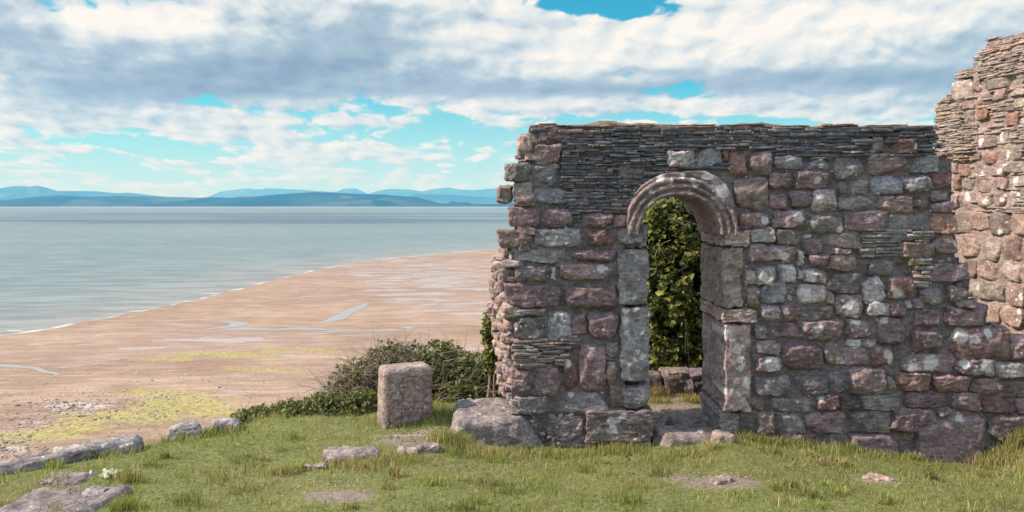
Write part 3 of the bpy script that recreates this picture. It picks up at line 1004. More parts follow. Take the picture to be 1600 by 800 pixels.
# stones of the face: view region, box in that view, colour, lichen
ST = [
    (1, 245, 66, 405, 110, 'p', .05), (1, 247, 118, 372, 205, 'p', .05),
    (1, 240, 203, 362, 280, 'b', .35), (1, 133, 197, 243, 272, 'g', .15), (1, 163, 282, 250, 370, 'g', .35), (1, 238, 300, 405, 372, 'b', .25),
    (1, 150, 388, 276, 465, 'p', .1), (1, 280, 390, 412, 468, 'p', .05), (1, 452, 406, 572, 472, 'p', .05), (1, 572, 410, 645, 465, 'p', .05),
    (1, 103, 482, 236, 552, 'n', .2), (1, 255, 480, 470, 545, 'b', .5), (1, 478, 482, 583, 545, 'r', .15), (1, 590, 470, 712, 543, 'g', .2),
    (1, 165, 556, 402, 615, 'g', .2), (1, 412, 558, 598, 608, 'p', .05), (1, 163, 625, 318, 692, 'g', .1), (1, 321, 630, 345, 690, 'l', .3), (1, 348, 614, 596, 690, 'p', .15),
    (1, 125, 703, 357, 798, 'p', .1), (1, 372, 698, 595, 806, 'p', .1),
    (2, 175, 113, 300, 138, 'l', .1), (2, 158, 152, 290, 246, 'g', .35), (2, 308, 118, 410, 236, 'b', .55), (2, 404, 125, 468, 235, 'p', .1), (2, 482, 116, 602, 237, 'p', .1),
    (2, 376, 262, 436, 456, 'r', .15), (2, 438, 264, 555, 455, 'p', .05), (2, 551, 246, 603, 316, 'g', .1), (2, 553, 330, 592, 428, 'n', .1),
    (2, 150, 362, 236, 470, 'p', .05), (2, 243, 335, 362, 468, 'p', .05), (2, 155, 475, 322, 550, 'g', .3), (2, 335, 465, 562, 548, 'g', .45), (2, 566, 430, 630, 537, 'n', .1), (2, 622, 428, 733, 525, 'g', .1),
    (2, 310, 660, 500, 705, 'g', .2), (2, 570, 650, 640, 700, 'n', .2), (2, 640, 655, 740, 700, 'g', .45),
    (3, 10, 203, 83, 266, 'g', .15), (3, 82, 207, 132, 265, 'g', .1),
    (3, 215, 145, 336, 222, 'l', .5), (3, 347, 138, 455, 218, 'b', .45), (3, 452, 145, 474, 192, 'r', .1), (3, 466, 148, 557, 247, 'r', .15), (3, 557, 148, 650, 246, 'p', .1), (3, 657, 166, 785, 222, 'b', .4),
    (3, 495, 262, 640, 393, 'n', .05), (3, 640, 235, 734, 309, 'p', .1), (3, 648, 325, 711, 388, 'p', .15),
    (3, 525, 410, 648, 473, 'r', .3), (3, 650, 396, 792, 471, 'p', .3), (3, 567, 472, 662, 526, 'l', .5), (3, 664, 477, 776, 538, 'n', .05),
    (3, 545, 532, 756, 613, 'p', .35), (3, 543, 645, 594, 706, 'l', .6), (3, 586, 626, 676, 706, 'l', .2), (3, 680, 617, 756, 699, 'w', .6), (3, 759, 640, 791, 686, 'l', .3), (3, 762, 566, 783, 632, 'l', .4), (3, 550, 712, 602, 795, 'n', .1),
    (5, 98, 180, 208, 232, 'b', .1), (5, 215, 167, 328, 259, 'g', .3), (5, 333, 168, 523, 243, 'p', .1), (5, 527, 164, 684, 240, 'b', .3), (5, 370, 85, 440, 160, 'g', .35), (5, 445, 104, 576, 158, 'r', .2),
    (5, 48, 235, 215, 303, 'p', .25), (5, 25, 312, 136, 391, 'p', .1), (5, 140, 309, 236, 405, 'l', .5), (5, 238, 345, 393, 396, 'g', .2), (5, 397, 340, 541, 408, 'p', .15), (5, 541, 330, 629, 403, 'p', .05),
    (5, 235, 275, 281, 326, 'g', .25), (5, 290, 265, 369, 336, 'g', .1), (5, 372, 248, 506, 334, 'b', .15), (5, 507, 250, 621, 323, 'b', .5),
    (5, 631, 235, 711, 305, 'r', .05), (5, 628, 312, 701, 358, 'p', .05), (5, 625, 361, 711, 405, 'p', .05), (5, 622, 406, 731, 491, 'o', .1),
    (5, 97, 420, 271, 492, 'g', .2), (5, 273, 404, 434, 487, 'p', .25), (5, 440, 410, 621, 483, 'g', .35), (5, 190, 495, 332, 555, 'n', .3), (5, 75, 515, 186, 573, 'p', .1), (5, 200, 556, 296, 579, 'n', .1),
    (5, 193, 583, 324, 650, 'n', .1), (5, 111, 583, 187, 640, 'p', .05), (5, 0, 541, 62, 613, 'r', .5), (5, 86, 641, 186, 696, 'p', .55),
    (5, 205, 651, 341, 736, 'g', .15), (5, 350, 593, 466, 676, 'g', .1), (5, 345, 676, 436, 780, 'l', .45), (5, 470, 525, 636, 602, 'n', .2), (5, 436, 670, 556, 770, 'r', .6),
    (5, 619, 620, 797, 698, 'p', .1), (5, 625, 500, 731, 571, 'p', .25), (5, 585, 712, 679, 790, 'g', .1), (5, 686, 715, 776, 779, 'p', .3), (5, 722, 770, 800, 800, 'n', .1),
    (6, 22, 10, 136, 92, 'b', .5), (6, 170, 10, 299, 96, 'w', .5), (6, 25, 98, 106, 166, 'g', .2), (6, 108, 92, 183, 171, 'r', .4), (6, 241, 98, 323, 163, 'n', .1), (6, 299, 50, 326, 96, 'n', .1),
    (6, 331, 56, 449, 153, 'p', .6), (6, 458, 86, 556, 141, 'l', .6), (6, 557, 82, 629, 146, 'p', .1), (6, 627, 80, 651, 111, 'w', .5), (6, 660, 66, 702, 112, 'g', .1),
    (6, 0, 183, 46, 233, 'g', .2), (6, 55, 174, 186, 244, 'p', .1), (6, 190, 165, 358, 244, 'p', .3), (6, 360, 156, 486, 236, 'p', .4), (6, 500, 151, 623, 263, 'p', .2),
    (6, 0, 250, 93, 298, 'p', .3), (6, 112, 250, 276, 363, 'p', .15), (6, 285, 255, 348, 356, 'n', .05), (6, 345, 272, 476, 356, 'p', .15), (6, 479, 275, 571, 353, 'r', .3), (6, 378, 238, 443, 271, 'w', .7), (6, 446, 238, 501, 269, 'l', .3),
    (6, 0, 310, 106, 383, 'p', .4), (6, 0, 392, 151, 466, 'g', .25), (6, 168, 368, 300, 471, 'g', .1), (6, 302, 368, 366, 471, 'g', .2), (6, 375, 355, 546, 468, 'p', .15), (6, 548, 395, 580, 456, 'g', .3),
    (6, 578, 373, 731, 451, 'r', .2), (6, 40, 477, 252, 541, 'g', .2), (6, 257, 470, 344, 532, 'r', .15), (6, 345, 472, 436, 532, 'd', .1), (6, 438, 470, 626, 531, 'g', .2), (6, 10, 543, 81, 641, 'n', .05), (6, 85, 540, 206, 641, 'g', .35), (6, 209, 535, 377, 634, 'p', .15), (6, 380, 533, 563, 626, 'g', .25), (6, 565, 528, 758, 623, 'p', .1), (6, -30, 478, 36, 542, 'n', .1),
    (6, 120, 640, 268, 700, 'p', .1), (6, 270, 634, 366, 700, 'g', .1),
    (8, 335, 115, 436, 193, 'p', .1), (8, 438, 100, 666, 186, 'p', .15), (8, 328, 198, 460, 303, 'p', .1), (8, 462, 195, 731, 326, 'r', .35), (8, 735, 225, 830, 326, 'p', .15),
    (8, 268, 297, 521, 379, 'p', .4), (8, 524, 315, 673, 391, 'p', .4), (8, 674, 330, 830, 400, 'l', .5), (8, 422, 385, 571, 463, 'r', .15), (8, 571, 400, 716, 469, 'p', .15), (8, 720, 405, 830, 481, 'p', .25),
    (8, 300, 460, 486, 521, 'p', .1), (8, 490, 462, 621, 536, 'p', .05), (8, 623, 470, 766, 553, 'r', .1), (8, 768, 480, 850, 560, 'p', .1), (8, 440, 525, 496, 553, 'n', .1), (8, 648, 556, 850, 672, 'p', .25),
    (8, 50, 630, 300, 735, 'p', .05), (8, 345, 545, 646, 765, 'p', .05), (8, 300, 632, 344, 662, 'n', .4),
]
# distinct pale lichen patches: pixel position and radius
SPOTS = [(1205, 570, 13), (1183, 545, 7), (939, 420, 8), (892, 616, 6), (1452, 567, 13), (1423, 572, 10), (1393, 565, 8), (1535, 571, 11), (1503, 567, 8), (1312, 565, 8), (1387, 554, 8), (1266, 344 - 20, 0.1),
         (1497, 522, 14), (1517, 530, 9), (1540, 520, 8), (1227, 487, 6), (1327, 480, 14), (1370, 480, 12), (1400, 458, 10), (1246, 340, 10), (1222, 400, 8), (1193, 345, 8), (1275, 512, 8), (1334, 536, 9), (1280, 622, 5),
         (1497, 652, 7), (1527, 710, 7), (1546, 674, 5), (1571, 676, 4), (886, 565, 7), (995, 548, 5), (915, 270, 7), (1275, 282, 6), (1430, 228, 6), (1348, 620, 0.1), (1380, 500, 7), (1560, 602, 5), (1335, 500, 9), (1255, 460, 13), (1315, 360, 9), (1190, 432, 8), (1198, 437, 8),
         (1490, 380, 6), (1228, 412, 8), (1290, 440, 9), (1265, 430, 10)]
SPW = [(*FR.px(a, c_), r_ * D / F) for a, c_, r_ in SPOTS]

wall = tag(empty('ruined_wall', (1.6, D + 0.35, 7.95)), 'long low ruined wall of dark rubble stone and slate with a narrow arched doorway through it', 'wall')
fs = MB()
boxes = []
for (r_, X0, Y0, X1, Y1, kc, li) in ST:
    a, b_ = rpx(r_, X0, Y0), rpx(r_, X1, Y1)
    s0, z1 = FR.px(*a)
    s1, z0 = FR.px(*b_)
    boxes.append((s0 + 0.01, z0 + 0.005, s1 - 0.01, z1 - 0.005))
    big = (s1 - s0) * (z1 - z0)
    res = (30, 20, 6) if big > 0.02 else (20, 14, 5)
    stone(fs, FR, s0 - 0.004, z0 - 0.004, s1 + 0.004, z1 + 0.004, PAL[kc], proud=rng.uniform(0.024, 0.062), lich=li * 0.85, res=res, rnd=rng.uniform(0.20, 0.46), spots=SPW)
# small packing stones between the large ones
occ = list(boxes)
n_fill = 0
for _ in range(5200):
    x, y = rng.uniform(800, 1590), rng.uniform(215, 690)
    s, z = FR.px(x, y)
    a, b_ = rng.uniform(0.018, 0.05), rng.uniform(0.012, 0.024)
    if 965 < x < 1180 and (y > 255):
        continue
    if x > 1490 and y < 430 + (x - 1500) * 1.3:
        continue
    OC = np.array(occ)
    if ((s + a > OC[:, 0] - 0.002) & (s - a < OC[:, 2] + 0.002) & (z + b_ > OC[:, 1] - 0.002) & (z - b_ < OC[:, 3] + 0.002)).any():
        continue
    if y < 245 and x < 1460 or (870 < x < 1000 and y < 345):
        continue
    occ.append((s - a, z - b_, s + a, z + b_))
    stone(fs, FR, s - a, z - b_, s + a, z + b_, PAL[rng.choice(list('gpnlb'))], proud=rng.uniform(0.0, 0.025), depth=0.1, lich=0.15, res=(8, 6, 4), rnd=0.6)
    n_fill += 1
fs.build('stone_facing', M_STONE, wall)

# slate courses of the front wall
sm = MB()


def ppoly(fr, pts):
    return [fr.px(*p) for p in pts]


slates(sm, FR, ppoly(FR, [(828, 199), (1461, 200), (1463, 246), (1175, 246), (1130, 268), (1060, 268), (1006, 285), (985, 338), (892, 338), (876, 300), (878, 215), (832, 210)]), boxes, jag=0.008)
slates(sm, FR, ppoly(FR, [(800, 530), (905, 528), (880, 572), (802, 574)]), boxes, proud=0.035, col=(0.25, 0.215, 0.215))
slates(sm, FR, ppoly(FR, [(1343, 362), (1455, 362), (1452, 384), (1398, 402), (1344, 402)]), boxes, proud=0.03, col=(0.25, 0.235, 0.24))
slates(sm, FR, ppoly(FR, [(1423, 404), (1452, 406), (1450, 452), (1424, 450)]), boxes, proud=0.035, col=(0.28, 0.26, 0.26))
slates(sm, FR, ppoly(FR, [(890, 340), (985, 338), (980, 352), (890, 352)]), boxes, proud=0.02, th=(0.012, 0.02))
# thin flat cap of turf-stained slabs along the top
capm = ppoly(FR, [(826, 195), (850, 193), (900, 194.5), (960, 193.5), (1005, 195.5), (1060, 194), (1120, 196.5), (1200, 195), (1290, 197), (1400, 196), (1460, 197.5), (1462, 201), (828, 200.5)])
slates(sm, FR, capm, (), th=(0.012, 0.02), ln=(0.12, 0.4), col=(0.21, 0.165, 0.15), proud=0.022, depth=0.70, jag=0.005, wave=0.3)
slates(sm, FR, ppoly(FR, [(1288, 192), (1335, 192.5), (1344, 197), (1284, 197)]), (), th=(0.014, 0.024), ln=(0.14, 0.3), col=(0.22, 0.15, 0.14), proud=0.03, depth=0.5, jag=0.02)
sm.build('slate_courses', M_SLATE, wall, smooth=False)
# dried turf and earth lying along the top
tx_ = np.linspace(0.17, 3.60, 260)
ty_ = np.linspace(0.0, 0.66, 26)
TX, TY = np.meshgrid(tx_, ty_)
tp = np.stack([TX.ravel() * 1.6, TY.ravel() * 3, 0 * TX.ravel() + 61], 1)
lump_ = np.clip(fbm(tp, 3) - 0.02, 0, 1) * 0.11 + 0.010 * fbm(tp * 6, 3)
lump_ = lump_.reshape(TX.shape) * np.minimum(1, np.minimum(ty_, 0.66 - ty_)[:, None] / 0.05) - 0.018 * (np.minimum(ty_, 0.66 - ty_)[:, None] < 0.01)
ztop_ = np.interp(TX.ravel(), [p[0] for p in capm[:-2]], [p[1] for p in capm[:-2]])
Vt = np.stack([TX.ravel(), D - 0.012 + TY.ravel(), ztop_ + lump_.ravel() - 0.004], 1)
n_ = len(tx_)
i = (np.arange(len(ty_) - 1)[:, None] * n_ + np.arange(n_ - 1)[None, :]).ravel()
tb = MB()
tb.add(Vt, np.stack([i, i + 1, i + n_ + 1, i + n_], 1), None, np.array([0.21, 0.155, 0.115]) * (1 + 0.5 * fbm(tp * 3, 3))[:, None], 0.0)
tb.build('turf_cap', M_CORE, wall)

# core of rubble and mortar: a block with the doorway and the broken ends cut out
cell = 0.03
out = np.array(ppoly(FR, [(836, 200), (1460, 200), (1462, 243), (1486, 247), (1490, 330), (1496, 405), (1512, 428), (1518, 468), (1540, 488), (1546, 520), (1575, 532), (1640, 560), (1720, 600), (1720, 760), (1160, 745), (1160, 640), (1156, 375), (1140, 340),
                          (1118, 312), (1095, 296), (1060, 288), (1025, 298), (1004, 318), (985, 345), (978, 375), (975, 660), (975, 730), (800, 735), (800, 640), (806, 560), (800, 500), (806, 420), (808, 370), (806, 300), (812, 250), (818, 212)]))
sx = np.arange(out[:, 0].min() - cell, out[:, 0].max() + cell, cell)
zx = np.arange(out[:, 1].min() - cell, out[:, 1].max() + cell, cell)
SX, ZX = np.meshgrid(sx + cell / 2, zx + cell / 2)
inside = poly_sd(out, SX, ZX) < 0
nx, nzz = len(sx), len(zx)
TH = 0.72
nd = 7
Vc = []
GX, GZ = np.meshgrid(np.append(sx, sx[-1] + cell), np.append(zx, zx[-1] + cell))
for k in range(nd + 1):
    Vc.append(np.stack([GX.ravel(), GZ.ravel(), np.full(GX.size, 0.012 + k / nd * (TH - 0.03))], 1))
Vc = np.concatenate(Vc)
m1 = (nx + 1) * (nzz + 1)
vid = lambda j, i, k: k * m1 + j * (nx + 1) + i
Qc = []
for j in range(nzz):
    for i in range(nx):
        if not inside[j, i]:
            continue
        Qc.append([vid(j, i, 0), vid(j, i + 1, 0), vid(j + 1, i + 1, 0), vid(j + 1, i, 0)])
        Qc.append([vid(j, i, nd), vid(j + 1, i, nd), vid(j + 1, i + 1, nd), vid(j, i + 1, nd)])
        for (dj, di, A, B) in ((0, -1, (j + 1, i), (j, i)), (0, 1, (j, i + 1), (j + 1, i + 1)), (-1, 0, (j, i), (j, i + 1)), (1, 0, (j + 1, i + 1), (j + 1, i))):
            jj, ii = j + dj, i + di
            if not (0 <= jj < nzz and 0 <= ii < nx and inside[jj, ii]):
                for k in range(nd):
                    Qc.append([vid(*A, k), vid(*B, k), vid(*B, k + 1), vid(*A, k + 1)])
Qc = np.array(Qc)
used = np.unique(Qc)
remap = -np.ones(len(Vc), int)
remap[used] = np.arange(len(used))
Vc, Qc = Vc[used], remap[Qc]
nn = np.stack([fbm(Vc * 9 + o_, 4, 0.6) for o_ in (0, 40, 80)], 1)
Vc = Vc + nn * np.array([0.022, 0.022, 0.02])
cm = MB()
mcol = np.array([0.190, 0.168, 0.172]) * (1 + 0.5 * fbm(Vc * 3 + 9, 3))[:, None]
cm.add(FR.world(Vc), Qc, None, mcol, 0.12)
cm.build('rubble_core', M_CORE, wall)

# broken end of the wall at the left, rubble in pale mortar
em = MB()
eprof = np.array([(205, 812), (250, 806), (262, 796), (300, 794), (330, 798), (372, 796), (395, 780), (420, 776), (500, 774), (560, 780), (600, 786), (640, 790)], float)
FE = Frame((0, 0, 0), (0, -1, 0))      # along -Y (towards the camera); normal into the wall = +X
for _ in range(330):
    y = rng.uniform(208, 645)
    d_ = rng.uniform(0.02, 0.70)
    xl = np.interp(y, eprof[:, 0], eprof[:, 1])
    Y = D + d_
    splay = 0.12 * sstep(380, 420, y) * d_ / 0.7 * 1.3 - 0.03
    X = (xl + 9 - 800) / F * D - splay + 0.03
    z = EYE - (y - HOR) / F * D
    a, b_ = rng.uniform(0.03, 0.085), rng.uniform(0.02, 0.05)
    fr = Frame((X, Y, 0), (rng.normal(0, 0.25), -1, 0))
    kc = rng.choice(list('gpnyknk'))
    stone(em, fr, -a, z - b_, a, z + b_, np.array(PAL[kc]) * 1.0, proud=rng.uniform(0.02, 0.07), depth=0.12, lich=0.1, res=(9, 7, 5), rnd=0.6)
# pale mortar lump behind them
lump = MB()
ng, mgz = 26, 60
ds = np.linspace(-0.0, 0.70, ng)
yy_ = np.linspace(206, 668, mgz)
DD, YY2 = np.meshgrid(ds, yy_)
xl = np.interp(YY2, eprof[:, 0], eprof[:, 1])
spl = 0.12 * sstep(380, 420, YY2) * DD / 0.7 * 1.3 - 0.03
LX = (xl + 13 - 800) / F * D - spl + 0.06
LZ = EYE - (YY2 - HOR) / F * D
Vl = np.stack([LX.ravel(), (D + 0.035 + DD).ravel(), LZ.ravel()], 1)
Vl[:, 0] += 0.05 * fbm(Vl * 9, 4, 0.6)
i = (np.arange(mgz - 1)[:, None] * ng + np.arange(ng - 1)[None, :]).ravel()
Ql = np.stack([i, i + ng, i + ng + 1, i + 1], 1)
nV = len(Vl)
V2 = Vl + np.array([0.22, 0, 0])
bd = list(range(ng)) + [k * ng + ng - 1 for k in range(1, mgz)] + [(mgz - 1) * ng + k for k in range(ng - 2, -1, -1)] + [k * ng for k in range(mgz - 2, 0, -1)]
Qs = [[bd[k], bd[(k + 1) % len(bd)], bd[(k + 1) % len(bd)] + nV, bd[k] + nV] for k in range(len(bd))]
em.add(np.concatenate([Vl, V2]), np.concatenate([Ql, Ql[:, ::-1] + nV, np.array(Qs)]), None, (0.33, 0.26, 0.23), 0.05)
# larger stones of the ragged edge
for (X0, Y0, X1, Y1, kc) in ((808, 207, 832, 251, 'n'), (776, 290, 800, 318, 'n'), (788, 255, 812, 282, 'g'), (795, 325, 815, 352, 'p'), (778, 361, 812, 387, 'n')):
    s0, z1 = FR.px(X0, Y0)
    s1, z0 = FR.px(X1, Y1)
    stone(em, FR, s0, z0, s1, z1, PAL[kc], proud=0.03, depth=0.28, lich=0.12, res=(14, 12, 10), rnd=0.5)
em.build('broken_end', M_GABLE, wall)

# dressed stones of the doorway, each a part of the wall
PART_L = []


def dressed(name, box, kc, depth=0.72, proud=0.035, lich=0.1, spots=(), m=M_DRESS, rough=1.5, label=None, rnd=0.16, cuts=0):
    s0, z1 = FR.px(box[0], box[1])
    s1, z0 = FR.px(box[2], box[3])
    q = MB()
    sp = [(*FR.px(a, c_), r_ * D / F) for a, c_, r_ in spots]
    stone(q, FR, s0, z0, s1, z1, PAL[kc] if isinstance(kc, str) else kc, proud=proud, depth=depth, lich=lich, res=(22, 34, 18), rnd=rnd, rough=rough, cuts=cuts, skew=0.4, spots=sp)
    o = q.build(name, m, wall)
    if label:
        o['label'] = label
    return o


dressed('jamb_stone', (964, 390, 1014, 475), (0.245, 0.23, 0.245), label='plain grey upper stone of the left door jamb')
dressed('jamb_stone', (969, 480, 1015, 595), (0.26, 0.25, 0.265), lich=0.25, spots=[(976, 500, 7), (979, 520, 6), (996, 548, 5), (1003, 555, 6), (993, 562, 5), (976, 485, 5), (1002, 518, 3)], label='grooved lower stone of the left door jamb with white lichen')
dressed('footing_stone', (853, 648, 912, 689), (0.24, 0.20, 0.20), depth=0.4, lich=0.2, m=M_STONE, label='small squared footing block left of the doorway')
dressed('footing_stone', (914, 638, 1020, 691), (0.25, 0.205, 0.20), depth=0.55, lich=0.2, proud=0.07, m=M_STONE, spots=[(955, 655, 8), (966, 652, 6), (974, 646, 6), (955, 668, 8)], label='long lichen spotted footing block beside the doorway')
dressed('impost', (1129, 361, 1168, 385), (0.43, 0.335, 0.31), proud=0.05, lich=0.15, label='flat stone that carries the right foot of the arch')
dressed('jamb_stone', (1128, 386, 1158, 481), (0.45, 0.36, 0.335), lich=0.1, label='tall upper stone of the right door jamb')  # right jamb colours raised to stand in for light on the reveal
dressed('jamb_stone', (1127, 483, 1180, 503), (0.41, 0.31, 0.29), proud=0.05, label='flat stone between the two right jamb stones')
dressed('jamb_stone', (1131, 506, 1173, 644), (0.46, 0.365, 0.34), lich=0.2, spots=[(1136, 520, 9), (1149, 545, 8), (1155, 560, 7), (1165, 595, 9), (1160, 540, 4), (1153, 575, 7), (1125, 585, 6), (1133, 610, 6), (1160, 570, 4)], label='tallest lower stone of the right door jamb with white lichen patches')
for bx_ in ((978, 352, 1013, 388), (1000, 598, 1014, 637)):
    dressed('reveal_stone', bx_, 'g', proud=-0.06)
dressed('reveal_stone', (1129, 645, 1175, 690), 'g', proud=-0.02)

# carved arch: rolls and hollows swept round the opening
am = MB()
cxs, czs = FR.px(1060, 362)
k_ = D / F
angs = np.linspace(R(-3), R(183), 72)
# (angle from the right, outer radius in px)
oa = np.interp(angs, np.radians([-3, 10, 25, 45, 65, 90, 110, 130, 150, 165, 183]), np.array([90, 92, 97, 106, 103, 95, 94, 93, 90, 85, 80]))
ia = np.interp(angs, np.radians([-3, 45, 90, 135, 183]), np.array([61, 58, 56.5, 58, 63]))
prof_t = np.linspace(0, 1, 40)
rows = []
for an, ro_, ri in zip(angs, oa, ia):
    fade = 1.0
    line = []
    for dpt in np.linspace(0.70, 0.02, 14):     # soffit from back to front
        line.append((ri + 2.0 * dpt, dpt))
    for t_ in prof_t:
        rad = ri + (ro_ - ri) * t_
        # three rolls on the inner two thirds, then a plain band
        px_r = (rad - ri)
        if px_r < 31:
            g_ = abs(math.sin(math.pi * (px_r + 1.0) / 10.4))
            dep = -0.078 + (0.033 + 0.008 * math.sin(an * 5.3 + 1) + 0.004 * math.sin(an * 13)) * (1 - g_) ** 1.1 + 0.0018 * 0
        else:
            dep = -0.055
        edge = min(1, t_ / 0.05)
        dep = dep * edge + 0.0 * (1 - edge)
        if t_ > 0.93:
            dep += 0.05 * ((t_ - 0.93) / 0.07) ** 2
        line.append((rad, dep))
    for dpt in (0.03, 0.15, 0.3):
        line.append((ro_ + 1, dpt))
    rows.append([(cxs + rad * k_ * math.cos(an), czs + rad * k_ * math.sin(an), dpt) for rad, dpt in line])
A = np.array(rows)
na_, np2 = A.shape[:2]
Va = A.reshape(-1, 3)
nn = np.stack([fbm(Va * 16 + o_, 5, 0.62) for o_ in (0, 33, 66)], 1)
Va = Va + nn * np.array([0.009, 0.009, 0.014])
Va[:, :2] += 0.012 * np.stack([fbm(Va * 4 + o_, 2) for o_ in (12, 52)], 1)
i = (np.arange(na_ - 1)[:, None] * np2 + np.arange(np2 - 1)[None, :]).ravel()
Qa = np.stack([i, i + 1, i + np2 + 1, i + np2], 1)
# caps on the feet and the hidden back
ends = []
acol = np.array([0.245, 0.192, 0.19]) * (1 + 0.6 * fbm(Va * 6, 4))[:, None]
li = np.full(len(Va), 0.12)
for (a, c_, r_) in ((1125, 299, 12), (1106, 272, 11), (1118, 268, 8), (1030, 279, 6), (1063, 275, 5), (1083, 290, 4), (1080, 283, 4), (1046, 284, 4), (1015, 300, 4), (1140, 330, 4), (1098, 262 + 14, 6)):
    s_c, z_c = FR.px(a, c_)
    dd = np.hypot(Va[:, 0] - s_c, Va[:, 1] - z_c) / (r_ * k_)
    li = np.maximum(li, np.clip(1.5 - dd * 0.85, 0, 1))
am.add(FR.world(Va), Qa, None, acol, li)
for e_ in (0, na_ - 1):
    idx_ = np.arange(np2) + e_ * np2
    cpt = Va[idx_].mean(0)
    Vv = np.concatenate([Va[idx_], cpt[None]])
    Tt = np.stack([np.arange(np2), np.roll(np.arange(np2), -1), np.full(np2, np2)], 1)
    am.add(FR.world(Vv), None, Tt, (0.27, 0.21, 0.2), 0.1)
o = am.build('door_arch', M_ARCH, wall)
o['label'] = 'carved round arch with three concentric rolls over the doorway'

# the long footing stone that runs out to the left
q = MB()
stone(q, FR, -0.53, 7.80, 0.275, EYE - 1.785, (0.24, 0.21, 0.205), proud=0.16, depth=0.62, lich=0.25, res=(44, 22, 34), rnd=0.34, rough=1.3, cuts=2, skew=0.4,
      spots=[(*FR.px(a, c_), r_ * D / F) for a, c_, r_ in ((738, 690, 9), (752, 685, 7), (797, 692, 4), (846, 665, 3), (722, 664, 7))])
o = q.build('footing_stone', M_STONE, wall)
o['label'] = 'long low footing slab running out beyond the left end of the wall'

# ------------------------------------------------------------------ the gable wall behind, in the sun
pA = np.array([(1464 - 800) / F * 8.25, 8.25])
pB = np.array([(1600 - 800) / F * 7.1, 7.1])
GFR = Frame((pB[0], pB[1], 0), (pB[0] - pA[0], pB[1] - pA[1], 0))
gable = tag(empty('gable_wall', (pB[0] + 0.4, 7.4, 7.85)), 'tall sunlit gable wall of pinkish stone and slate with a stepped broken edge, at the right', 'wall')
GS = [(582, 170, 627, 240, 'y', .3), (585, 242, 618, 306, 'k', .1), (495, 250, 584, 346, 'y', .3), (620, 235, 755, 291, 'y', .15), (757, 225, 815, 266, 'y', .1), (599, 298, 665, 363, 'k', .15), (667, 291, 736, 336, 'k', .1), (540, 332, 597, 376, 'k', .2), (738, 286, 830, 318, 'y', .1), (757, 320, 830, 366, 'y', .2),
      (592, 366, 661, 421, 'o', .05), (546, 374, 591, 441, 'y', .2), (597, 417, 681, 469, 'k', .1), (712, 382, 779, 443, 'o', .1), (781, 405, 830, 441, 'w', .4), (587, 481, 691, 541, 'k', .65), (693, 465, 736, 516, 'y', .4), (620, 537, 700, 603, 'o', .05), (702, 517, 800, 593, 'y', .35), (560, 556, 618, 599, 'k', .05),
      (580, 601, 645, 659, 'y', .55), (646, 598, 753, 656, 'k', .3), (755, 592, 830, 646, 'y', .2), (525, 598, 579, 653, 'o', .1), (540, 659, 600, 716, 'y', .15), (602, 661, 668, 721, 'k', .15), (670, 653, 731, 713, 'k', .2), (735, 656, 830, 701, 'y', .3), (527, 716, 595, 800, 'k', .3), (597, 726, 666, 792, 'k', .3), (675, 715, 727, 781, 'k', .4), (730, 708, 796, 776, 'y', .65),
      (735, 430, 779, 470, 'k', .1), (498, 596, 524, 650, 'k', .1), (500, 655, 539, 714, 'o', .1), (496, 718, 526, 800, 'k', .2)]
gf, gs = MB(), MB()
gb = []
for (X0, Y0, X1, Y1, kc, li) in GS:
    a, b_ = rpx(7, X0, Y0), rpx(7, X1, Y1)
    cy_, cx_ = (a[1] + b_[1]) / 2, (a[0] + b_[0]) / 2
    s0 = GFR.px(a[0], cy_)[0]
    s1 = GFR.px(b_[0], cy_)[0]
    z1, z0 = GFR.px(cx_, a[1])[1], GFR.px(cx_, b_[1])[1]
    gb.append((s0, z0, s1, z1))
    sp = []
    if li > 0.25:
        for _ in range(2):
            sp.append((rng.uniform(s0, s1), rng.uniform(z0, z1), rng.uniform(0.025, 0.05)))
    stone(gf, GFR, s0 + .004, z0 + .003, s1 - .004, z1 - .003, np.array(PAL[kc]) * 0.80, proud=rng.uniform(0.012, 0.030), lich=li * 0.6, rnd=0.25, rough=0.8, res=(18, 14, 5), spots=sp)
# lower courses, and the part beyond the picture's edge
sA = -np.linalg.norm(pB - pA)
z = 7.3
while z < 10.95:
    hgt = rng.uniform(0.15, 0.26)
    s = sA - 0.35 + rng.uniform(0, 0.1)
    while s < 1.0:
        l = rng.uniform(0.16, 0.42)
        cz = z + hgt / 2
        if (cz < 10.2 or (s > GFR.px(1496, 250)[0] and s + l < GFR.px(1516, 250)[0] and cz < 10.5)) and not any(s < e2 - 0.01 and s + l > e0 + 0.01 and z < e3 - 0.01 and z + hgt > e1 + 0.01 for e0, e1, e2, e3 in gb):
            li = rng.choice([0.05, 0.15, 0.3, 0.5])
            sp = [(rng.uniform(s, s + l), rng.uniform(z, z + hgt), rng.uniform(0.02, 0.045))] if li > 0.25 else ()
            stone(gf, GFR, s + .002, z + .002, s + l - .002, z + hgt - .002, np.array(PAL[rng.choice(list('kkkyyn'))]) * 0.80, proud=rng.uniform(0.012, 0.030), lich=li * 0.6, rnd=0.25, rough=0.8, res=(16, 12, 5), spots=sp)
        s += l
    z += hgt
gf.build('stone_facing', M_GABLE, gable)
scol = (0.30, 0.255, 0.23)
slates(gs, GFR, ppoly(GFR, [(1521, 101), (1524, 88), (1540, 78), (1546, 64), (1600, 51), (1760, 12), (1760, 100), (1600, 114), (1548, 120), (1530, 118)]), gb, th=(0.012, 0.026), col=scol, colv=0.14, proud=0.03, depth=0.3, jag=0.012, warm=0.12)
slates(gs, GFR, ppoly(GFR, [(1493, 126), (1500, 112), (1517, 106), (1520, 120), (1510, 130)]), gb, col=scol, colv=0.14, proud=0.03, depth=0.5, jag=0.02, warm=0.12)
